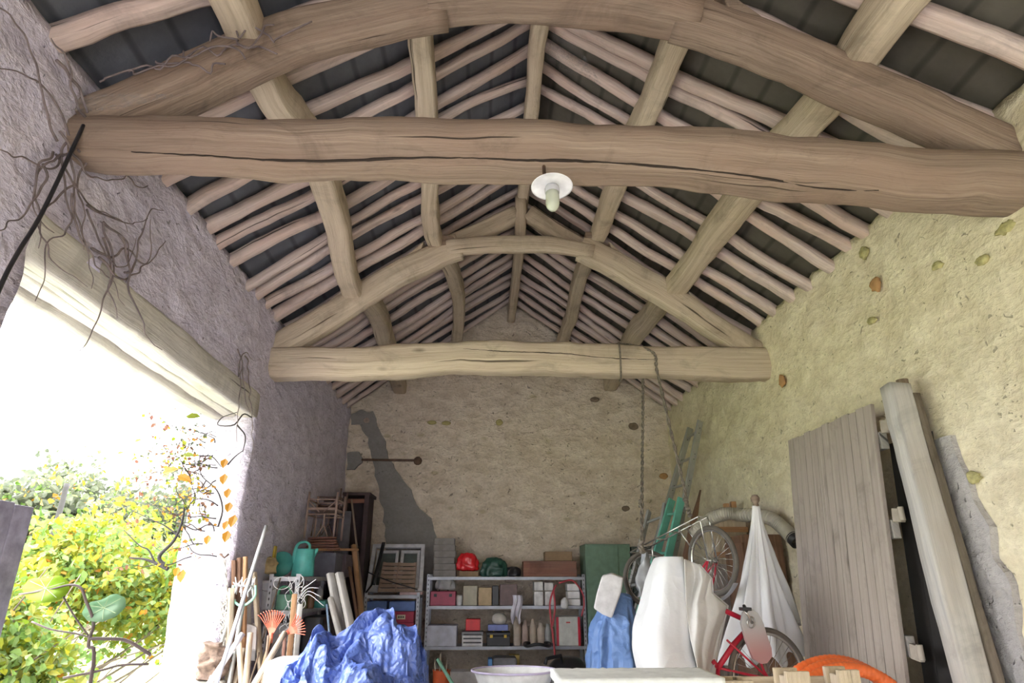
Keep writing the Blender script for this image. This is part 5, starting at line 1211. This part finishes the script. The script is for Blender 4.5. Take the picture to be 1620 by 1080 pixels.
# rope hank on a nail
T = thing('rope_hank', 'frayed pale rope hank hanging on the jamb edge', 'rope', P(358, 1030, y=5.34))
mb = MB(); twisted_rope(mb, [P(355, 885, y=5.36), P(359, 940, y=5.34), P(357, 1000, y=5.33), P(353, 1025, y=5.32)], .008, 100); mb.build('strand', C_ROPEW, T, True)
mb = MB()
for k in range(10):
    h = [P(354+5*math.sin(k*2.1+j*.8)+2*math.sin(j*3+k), 945+j*6+k, y=5.33-.01*math.cos(j+k)) for j in range(13)]
    mb.tube(smooth_path(h, 40), .004, 5)
mb.build('frayed_loops', C_ROPEW, T, True)
mb = MB(); mb.lathe([(.004, 0), (.004, .04), (.010, .045), (0, .05)], P(353, 880, y=5.42), (0, -1, .3), 8); mb.tube([P(348, 876, y=5.38), P(355, 882, y=5.37), P(362, 876, y=5.38)], .007, 6); mb.build('hook', C_RUST, T, True)
bag('hessian_sack', 'brown fibrous sack at the foot of the jamb', 314, 342, 1018, 1075, 5.15, C_STRAW if False else plain('brown_hessian', (.20, .14, .11), .95, 0, .3, .8, 30), 31, 'sack', .25, .8, .05, .14)
zsb = P(325, 1075, y=5.2).z
mb = MB(); c = P(328, 1075, y=5.2); mb.box((c.x, 5.24, zsb/2-.002), (.26, .2, zsb-.006)); tag(mb.build('stone_block', plain('jamb_stone', (.55, .52, .48), .95), None, bevel=.03), 'pale stone block under the fibrous sack', 'block')
T = thing('hanging_bag', 'folded grey sack cloth hanging behind the tool handles', 'sack', P(397, 1020, y=5.8))
mb = MB(); mb.grid(lambda s, t: P(372+34*s+2*math.sin(t*5), 985+60*t, y=5.62+.03*math.sin(s*9+t*2)), 20, 14); mb.build('cloth', plain('grey_sackcloth', (.36, .33, .33), .9), T, True, solid=.006)

# ------------------------------------------------------------------ left opening: gate leaf, rod and vines
T = thing('gate_leaf', 'dark grey gate board standing open at the near side of opening', 'gate', (-2.1, 2.85, 0))
for k in range(4):
    y0 = 2.60+k*.13; mb = MB(); mb.box((-2.12, y0+.064, 1.92/2-.004*(k % 2)), (.035, .126, 1.92-.008*(k % 2))); mb.build('board', plain('dark_gate_paint', (.36, .34, .45), .8, 0, .25, .5), T, bevel=.004)
for z in (.4, 1.5): mb = MB(); mb.box((-2.155, 2.86, z), (.03, .50, .09)); mb.build('ledge', plain('dark_gate_paint', (.36, .34, .45), .8), T)
mb = MB(); mb.tube(smooth_path([P(132, 198, x=-1.95), P(70, 330, x=-1.94), P(28, 400, x=-1.93), P(0, 455, x=-1.92), P(-60, 600, x=-1.92)], 30), .009, 8)
tag(mb.build('black_rod', C_BLACK, None, True), 'black rod slanting down the wall beside the lintel end', 'rod')
C_VINE = plain('vine_bark', (.20, .16, .16), .95, 0, .3)
def vine(name, label, start, n, seed, x0=XL, spread=1.0, r0=.010, dirs=None):
    rv = random.Random(seed); T = thing(name, label, 'vine', start)
    for k in range(n):
        y, z = start[1]+rv.uniform(-.2, .2)*spread, start[2]+rv.uniform(-.15, .15)*spread; a = rv.uniform(0, 6.28) if not dirs else rv.choice(dirs)+rv.uniform(-.5, .5); pts = []
        L = rv.randint(9, 20)
        for j in range(L):
            a += rv.uniform(-.55, .55); y += .055*math.cos(a); z += .055*math.sin(a)
            z = min(z, 3.86)
            pts.append(V((x0+.030+.02*rv.random(), y, z)))
        mb = MB(); m = min(len(pts)-1, 14)*3; mb.tube(smooth_path(pts, m), [r0*(1-.7*i/m) for i in range(m+1)], 6); mb.build('stem', C_VINE, T, True)
    return T
vine('dry_vine', 'dense dry vine stems on the wall below the near beam end', (XL, 2.55, 3.45), 16, 3, r0=.006, dirs=[-1.6, -1.2, -2.0, 3.0, 0])
vine('dry_vine', 'dry vine stems trailing across the lintel', (XL, 2.95, 3.20), 7, 8, dirs=[-.2, .2, -1.2, -.6], r0=.007)
vine('dry_vine', 'sparse vine stems on the wall above the far lintel end', (XL, 4.9, 3.20), 4, 12, dirs=[0, -.5, -1.4, 3.0], r0=.006)
vine('dry_vine', 'dry vine creeping up over the near rafter foot', (XL+.02, 2.45, 3.75), 5, 15, dirs=[0, .5, 3.1], r0=.008)
T = thing('dry_vine', 'thin vine tendrils lying over the left near rafter', 'vine', (-1.4, 2.5, 4.0)); rv = random.Random(4)
for k in range(6):
    p = V((-1.9+.12*k, 2.50, 3.86+.07*k)); pts = [p]
    for j in range(8): p = p+V((rv.uniform(.0, .10), rv.uniform(-.01, .01), rv.uniform(-.05, .09))); pts.append(p)
    mb = MB(); mb.tube(smooth_path(pts, 24), .005, 5); mb.build('stem', C_VINE, T, True)
# cobweb at the beam end
mw, nw, bw = newmat('dusty_cobweb'); bw.inputs['Base Color'].default_value = (.5, .5, .52, 1)
tcw = N(nw, 'ShaderNodeTexCoord').outputs['Object']; al = ramp(nw, nz(nw, tcw, 22, 4, .7, 2), [(.45, 0), (.8, .5)]); nw.links.new(al, bw.inputs['Alpha'])
def web(label, a, b, c, d):
    a, b, c, d = map(V, (a, b, c, d))
    mb = MB(); mb.grid(lambda s, t: a.lerp(b, s).lerp(c.lerp(d, s), t)+V((0, 0, -.05*math.sin(s*3.14)*math.sin(t*3.14))), 14, 10)
    tag(mb.build('cobweb', mw, None, True), label, 'cobweb')
web('dusty cobweb between the left wall and near tie beam end', (XL+.04, 2.42, 3.72), (-1.45, 2.50, 3.80), (XL+.04, 2.30, 3.50), (-1.75, 2.49, 3.72))
web('cobweb hanging from ridge rafters behind the near collar', (.42, 3.9, 5.45), (.85, 3.8, 5.15), (.44, 3.4, 5.25), (.62, 3.4, 5.12))

# ------------------------------------------------------------------ outside
def leafmat(name, c, c2):
    m, n, b = newmat(name)
    oi = N(n, 'ShaderNodeTexCoord').outputs['Object']
    col = mixc(n, ramp(n, nz(n, oi, 3.5, 3), [(.35, 0), (.65, 1)]), c, c2)
    n.links.new(col, b.inputs['Base Color']); b.inputs['Roughness'].default_value = .5
    tr = N(n, 'ShaderNodeBsdfTranslucent'); n.links.new(col, tr.inputs[0])
    mx = N(n, 'ShaderNodeMixShader'); mx.inputs[0].default_value = .5
    n.links.new(b.outputs[0], mx.inputs[1]); n.links.new(tr.outputs[0], mx.inputs[2])
    n.links.new(mx.outputs[0], n.nodes['Material Output'].inputs[0]); return m
L_YG = leafmat('yellow_green_leaves', (.13, .19, .018), (.26, .24, .02)); L_LG = leafmat('light_green_leaves', (.10, .19, .035), (.20, .29, .09))
L_OR = leafmat('orange_leaves', (.36, .14, .01), (.42, .24, .03)); L_PALE = leafmat('pale_misty_leaves', (.055, .07, .045), (.10, .11, .07)); L_GR = leafmat('fresh_green_leaf', (.30, .50, .04), (.40, .55, .05)); L_BG = leafmat('blue_green_leaf', (.24, .44, .26), (.36, .54, .36))
L_RUS = leafmat('russet_leaves', (.14, .05, .04), (.20, .12, .06))
def leaf(mb, p, d, nrm, L, W, cup=.15):
    d = d.normalized(); s = d.cross(nrm)
    if s.length < .01: s = V((1, 0, 0))
    s.normalize(); n_ = s.cross(d)
    v = [p, p+d*L*.35+s*W*.5+n_*cup*W, p+d*L*.7+s*W*.38+n_*cup*W, p+d*L, p+d*L*.7-s*W*.38+n_*cup*W, p+d*L*.35-s*W*.5+n_*cup*W, p+d*L*.5]
    mb.add(v, [(0, 1, 6), (1, 2, 6), (2, 3, 6), (3, 4, 6), (4, 5, 6), (5, 0, 6)])
def rdir(rv): 
    while True:
        d = V((rv.uniform(-1, 1), rv.uniform(-1, 1), rv.uniform(-1, 1)))
        if .1 < d.length < 1: return d.normalized()
def shrub(name, label, base, blobs, n, size, mats, seed, stems=8, group=None, cat='shrub'):
    rv = random.Random(seed); T = thing(name, label, cat, base, group); base = V(base)
    mbs = [MB() for _ in mats]; br = MB()
    for bi, (c, r) in enumerate(blobs):
        c = V(c)
        for k in range(stems):
            e = c+V((rdir(rv).x*r[0], rdir(rv).y*r[1], rdir(rv).z*r[2]))*.95; m = base.lerp(e, .5)+rdir(rv)*.2
            pth = smooth_path([base+rdir(rv)*.08*V((1, 1, 0)).length*0+V((rv.uniform(-.1, .1), rv.uniform(-.1, .1), 0)), m, e], 14)
            br.tube(pth, [.022*(size/.09)**.5*(1-.8*i/14) for i in range(15)], 5)
        for k in range(n//len(blobs)):
            d = rdir(rv); q = rv.random()**.4; p = c+V((d.x*r[0], d.y*r[1], d.z*r[2]))*q*(.8+.5*noise.noise(d*2+V((bi, seed, 0))))
            if p.z < .03: continue
            dd = rdir(rv)+V((0, 0, -.35)); leaf(mbs[rv.choices(range(len(mats)), [m[1] for m in mats])[0]], p, dd, rdir(rv)+V((0, 0, .9)), size*rv.uniform(.6, 1.3), size*rv.uniform(.45, .85))
    for m, (mt, w) in zip(mbs, mats):
        if m.v: o = m.build('foliage', mt, T, False); o['kind'] = 'stuff'
    br.build('branches', M['bark'], T, True)
    return T
gm = plain('autumn_grass', (.24, .28, .08), .9, 0, .3, .6, 6)
mb = MB(); mb.grid(lambda s, t: V((-46+43.55*s, -25+100*t, -.04+.25*fbm((s*9, t*9, 0), .8)*(1-s)**.5)), 70, 90); struct(mb.build('ground_outside', gm, None, True, origin='world'))
C_VINO = plain('outdoor_vine_bark', (.035, .03, .032), .95, 0, .3)
pav = plain('pale_gravel', (.52, .50, .46), .95, 0, .15, .5, 20)
mb = MB(); mb.box((-3.6, 2.0, -.03), (2.3, 13, .10)); struct(mb.build('path', pav, None, origin='world'))
shrub('yellow_shrub', 'near yellow-green shrub filling the lower part of the opening', (-4.1, 5.2, 0), [((-3.9, 4.6, 1.15), (.75, .8, .65)), ((-4.2, 5.8, 1.2), (.9, .9, .75)), ((-3.7, 5.6, .8), (.7, .8, .6))], 9500, .082, [(L_YG, 5), (L_LG, 5), (L_OR, .15)], 21, 9)
shrub('yellow_shrub', 'taller yellow shrub behind, close to the white jamb', (-5.2, 8.2, 0), [((-4.9, 8.3, 1.7), (1.3, 1.2, .95)), ((-4.4, 9.4, 1.4), (1.2, 1.3, .9))], 8500, .10, [(L_YG, 5), (L_LG, 4), (L_OR, .5)], 22, 9)
shrub('yellow_shrub', 'pale green shrub at the left behind the gate board', (-6.6, 5.6, 0), [((-6.3, 5.6, 1.2), (1.2, 1.3, .9)), ((-7.3, 7.3, 1.4), (1.5, 1.5, 1.0))], 5200, .13, [(L_LG, 5), (L_YG, 3), (L_PALE, 1)], 23, 7)
for k, (x, y, h, r, nn) in enumerate([(-24.5, 33, 6.6, 3.0, 3200), (-19.5, 29, 6.2, 2.8, 3200), (-21, 40, 7.4, 3.4, 3200), (-27, 43, 9.6, 3.6, 3200), (-16.5, 37, 7.2, 3.0, 3200), (-12.6, 23, 3.6, 1.8, 1500)]):
    T = shrub('distant_tree', ['pale misty tree at the far left beyond the shrubs', 'second pale tree from the left in the distance', 'middle tree of the distant row', 'tallest distant tree, behind the pale row', 'last distant tree close to the jamb', 'low thicket in front of the distant trees'][k], (x, y, 0), [((x, y, h*.62), (r, r, h*.42)), ((x+r*.6, y+r*.5, h*.5), (r*.8, r*.8, h*.35))], nn, .42, [(L_PALE, 5), (L_LG, 1.5), (L_OR, .4)], 40+k, 12, 'distant trees', 'tree')
ob = timber('utility_pole', [P(60, 915, y=14)-V((0, 0, 1.8)), P(107, 765, y=14)], .11, .11, plain('dark_pole_wood', (.03, .028, .03), .9), seed=700, wob=.01, rough=.003, q=1); tag(ob, 'thin leaning pole standing among the shrubs', 'pole')
# bare twigs at the left edge of the sky
T = thing('bare_tree', 'bare twigs reaching in from the far left against the sky', 'tree', (-9.5, 6.5, 0)); rv = random.Random(9)
mb = MB(); mb.tube(smooth_path([(-9.6, 6.5, 0), (-9.7, 6.4, 1.8), (-9.4, 6.7, 3.2), (-9.3, 6.8, 4.0)], 20), [.09-.0035*i for i in range(21)], 8); mb.build('trunk', M['bark'], T, True)
mb = MB()
for k in range(26):
    p = V((-9.5, 6.6, 2.2+1.6*rv.random())); pts = [p]; d = V((rv.uniform(-.2, 1), rv.uniform(-.2, 1), rv.uniform(-.2, .5))).normalized()
    for j in range(6): d = (d+rdir(rv)*.35).normalized(); p = p+d*.17; pts.append(p)
    mb.tube(smooth_path(pts, 14), [.012-.0007*i for i in range(15)], 4)
mb.build('twigs', M['bark'], T)
# leafy vine on the far jamb
def twig_leafy(label, starts, seed, mats, ln=10, step=.10, r=.007, nl=2, lsz=.05, grav=-.05, bias=V((0, 0, 0)), name='leafy_vine', cat='vine'):
    rv = random.Random(seed); T = thing(name, label, cat, starts[0]); mbs = [MB() for _ in mats]
    for s in starts:
        p = V(s); d = (bias+rdir(rv)*.8).normalized(); pts = [p]
        for j in range(ln):
            d = (d+rdir(rv)*.45+bias*.25+V((0, 0, grav))).normalized(); p = p+d*step; pts.append(p)
            for q in range(nl):
                if rv.random() < .7: leaf(rv.choice(mbs), p+rdir(rv)*.02, rdir(rv)+V((0, 0, -.6)), rdir(rv)+V((-.3, -.8, .3)), lsz*rv.uniform(.6, 1.3), lsz*rv.uniform(.4, .9))
        m = ln*2; b = MB(); b.tube(smooth_path(pts, m), [r*(1-.75*i/m) for i in range(m+1)], 5); b.build('stem', C_VINO, T, True)
    for b, mt in zip(mbs, mats):
        if b.v: o = b.build('leaves', mt, T)
    return T
J = [P(345, 700+22*k, y=5.35) for k in range(8)]
twig_leafy('twiggy vine spreading from the white jamb toward the sky', [P(300+(k*37) % 55, 700+20*(k % 10), y=5.2) for k in range(26)], 31, [L_OR, L_RUS, L_YG], 11, .055, .005, 2, .040, -.02, V((-.55, -.1, .25)))
twig_leafy('russet vine sprays hanging in the sky under the lintel end', [P(318+6*(k % 5), 655+9*k, y=5.2) for k in range(12)], 33, [L_RUS, L_PALE], 10, .05, .003, 2, .034, -.08, V((-.7, -.1, .0)))
T = thing('thick_vine', 'thick bare vine branch growing out of the jamb to the left', 'vine', P(268, 897, y=5.15))
for k, pts in enumerate([[(266, 900), (255, 895), (232, 885), (205, 882)], [(262, 896), (252, 880), (275, 855), (288, 825), (292, 800)], [(290, 830), (310, 838), (328, 830), (345, 833)], [(345, 833), (352, 805), (343, 775), (318, 750), (316, 715)], [(316, 722), (335, 722), (350, 738)], [(245, 890), (235, 870), (220, 862), (196, 838)], [(285, 850), (262, 832), (240, 822), (205, 805)], [(360, 735), (372, 722), (385, 712)], [(398, 660), (385, 655), (370, 672), (345, 672), (352, 660), (375, 652)], [(375, 672), (388, 690), (384, 715)]]):
    mb = MB(); m = 18; mb.tube(smooth_path([P(u, v, y=5.20) for u, v in pts], m), [(.016 if k < 2 else .007)*(1-.6*i/m) for i in range(m+1)], 6); mb.build('stem', C_VINO, T, True)
for k, (u, v, s) in enumerate([(357, 735, 10), (356, 760, 11), (362, 782, 10), (364, 804, 10), (372, 826, 12), (360, 832, 9), (361, 850, 11), (330, 855, 9), (290, 912, 12), (282, 905, 9)]):
    mb = MB(); p = P(u, v-s, y=5.16); leaf(mb, p, V((.1*math.sin(k), -.3, -1)), V((.2*math.cos(k*2), -1, .3)), s*1.6*.0053, s*1.15*.0053)
    tag(mb.build('orange_leaf', L_OR, None), ['topmost', 'second from top', 'third', 'fourth', 'largest right-hand', 'small left-hand', 'lowest', 'pale detached', 'rightmost lower', 'curled lower'][k]+' orange leaf of the row hanging on the white jamb' if k < 7 else ['faint orange leaf stuck on the jamb beside the thick vine', 'brown orange leaf below the thick vine branch', 'small curled orange leaf left below the thick vine'][k-7], 'leaf', 'orange leaves on the jamb')
for k, (u, v, s) in enumerate([(305, 655, 12), (268, 745, 13), (218, 697, 6), (190, 715, 5), (190, 785, 9), (292, 748, 12), (298, 716, 9)]):
    mb = MB(); p = P(u-s, v+s*.3, y=4.7); leaf(mb, p, V((1, .1, .4*math.sin(k))), V((.1, -.9, .6)), s*2*.0047, s*1.2*.0047)
    mb.tube([p, p+V((-.04, .0, -.05))], .0015, 4)
    tag(mb.build('falling_leaf', L_OR if k % 3 else L_YG, None), ['orange leaf highest against the sky under the lintel', 'broad yellow leaf in the sky left of the jamb', 'tiny leaf alone in the sky, upper one', 'tiny leaf alone in the sky, lower one', 'orange-red leaf farthest left above the shrubs', 'yellow leaf next to the jamb twigs', 'small orange leaf above the broad yellow one'][k], 'leaf', 'leaves standing against the sky')
# the near branch with two big leaves
T = thing('leaf_branch', 'near shoot with two big heart-shaped leaves before the gate', 'branch', P(145, 1080, y=3.25)-V((0, 0, .9)))
bp = lambda u, v, y=3.25: P(u, v, y=y)
base = bp(143, 1080); 
mb = MB(); mb.tube(smooth_path([V((base.x, 3.25, 0)), base, bp(140, 1020), bp(148, 985), bp(136, 950), bp(128, 930), bp(110, 925), bp(75, 933), bp(30, 940)], 50), [.009-.0001*i for i in range(51)], 7); mb.build('stem', plain('purple_stem', (.16, .12, .12), .6), T, True)
mb = MB(); mb.tube(smooth_path([bp(140, 1005), bp(118, 975), bp(98, 940)], 12), .004, 6); mb.tube(smooth_path([bp(143, 1010), bp(165, 1010), bp(200, 1013), bp(238, 1035)], 14), .008, 6); mb.tube(smooth_path([bp(143, 1008), bp(120, 1002), bp(80, 995), bp(50, 983)], 14), .004, 6); mb.tube(smooth_path([bp(100, 1072), bp(160, 1060), bp(190, 1052), bp(235, 1050)], 14), .006, 6); mb.build('side_stem', plain('purple_stem', (.16, .12, .12), .6), T, True)
def bigleaf(cu, cv, ru, rv_, tilt, mat, nm, flip=1):
    mb = MB(); n = 24; c = bp(cu, cv); pts = []
    for k in range(n):
        a = 2*math.pi*k/n; r = 1-.35*max(0, math.cos(a-math.pi/2*1.0))**10+.03*math.sin(9*a)
        du, dv = ru*math.cos(a)*r, rv_*math.sin(a)*r
        pts.append(bp(cu+du*math.cos(tilt)-dv*math.sin(tilt), cv-(du*math.sin(tilt)+dv*math.cos(tilt)), 3.25+.03*math.sin(a)+.02*math.cos(2*a)))
    m1 = [c.lerp(p, .5)+V((0, .006, .006)) for p in pts]
    vs = pts+m1+[c]; fs = [(k, (k+1) % n, n+(k+1) % n, n+k) for k in range(n)]+[(n+k, n+(k+1) % n, 2*n) for k in range(n)]
    mb.add(vs, fs); mb.build('leaf', mat, T, True, solid=.002)
    mb = MB(); 
    for a in (.5, 1.2, 1.9, 2.6, 3.6, 4.5, 5.4):
        mb.tube([c+V((0, -.004, .0)), c.lerp(pts[int(a/6.283*n) % n], .85)+V((0, -.006, 0))], .0012, 4)
    mb.build('veins', plain('leaf_vein', (.5, .62, .35), .6), T)
bigleaf(73, 930, 37, 23, .12, L_GR, 'leaf'); bigleaf(165, 961, 36, 20, .35, L_BG, 'leaf');
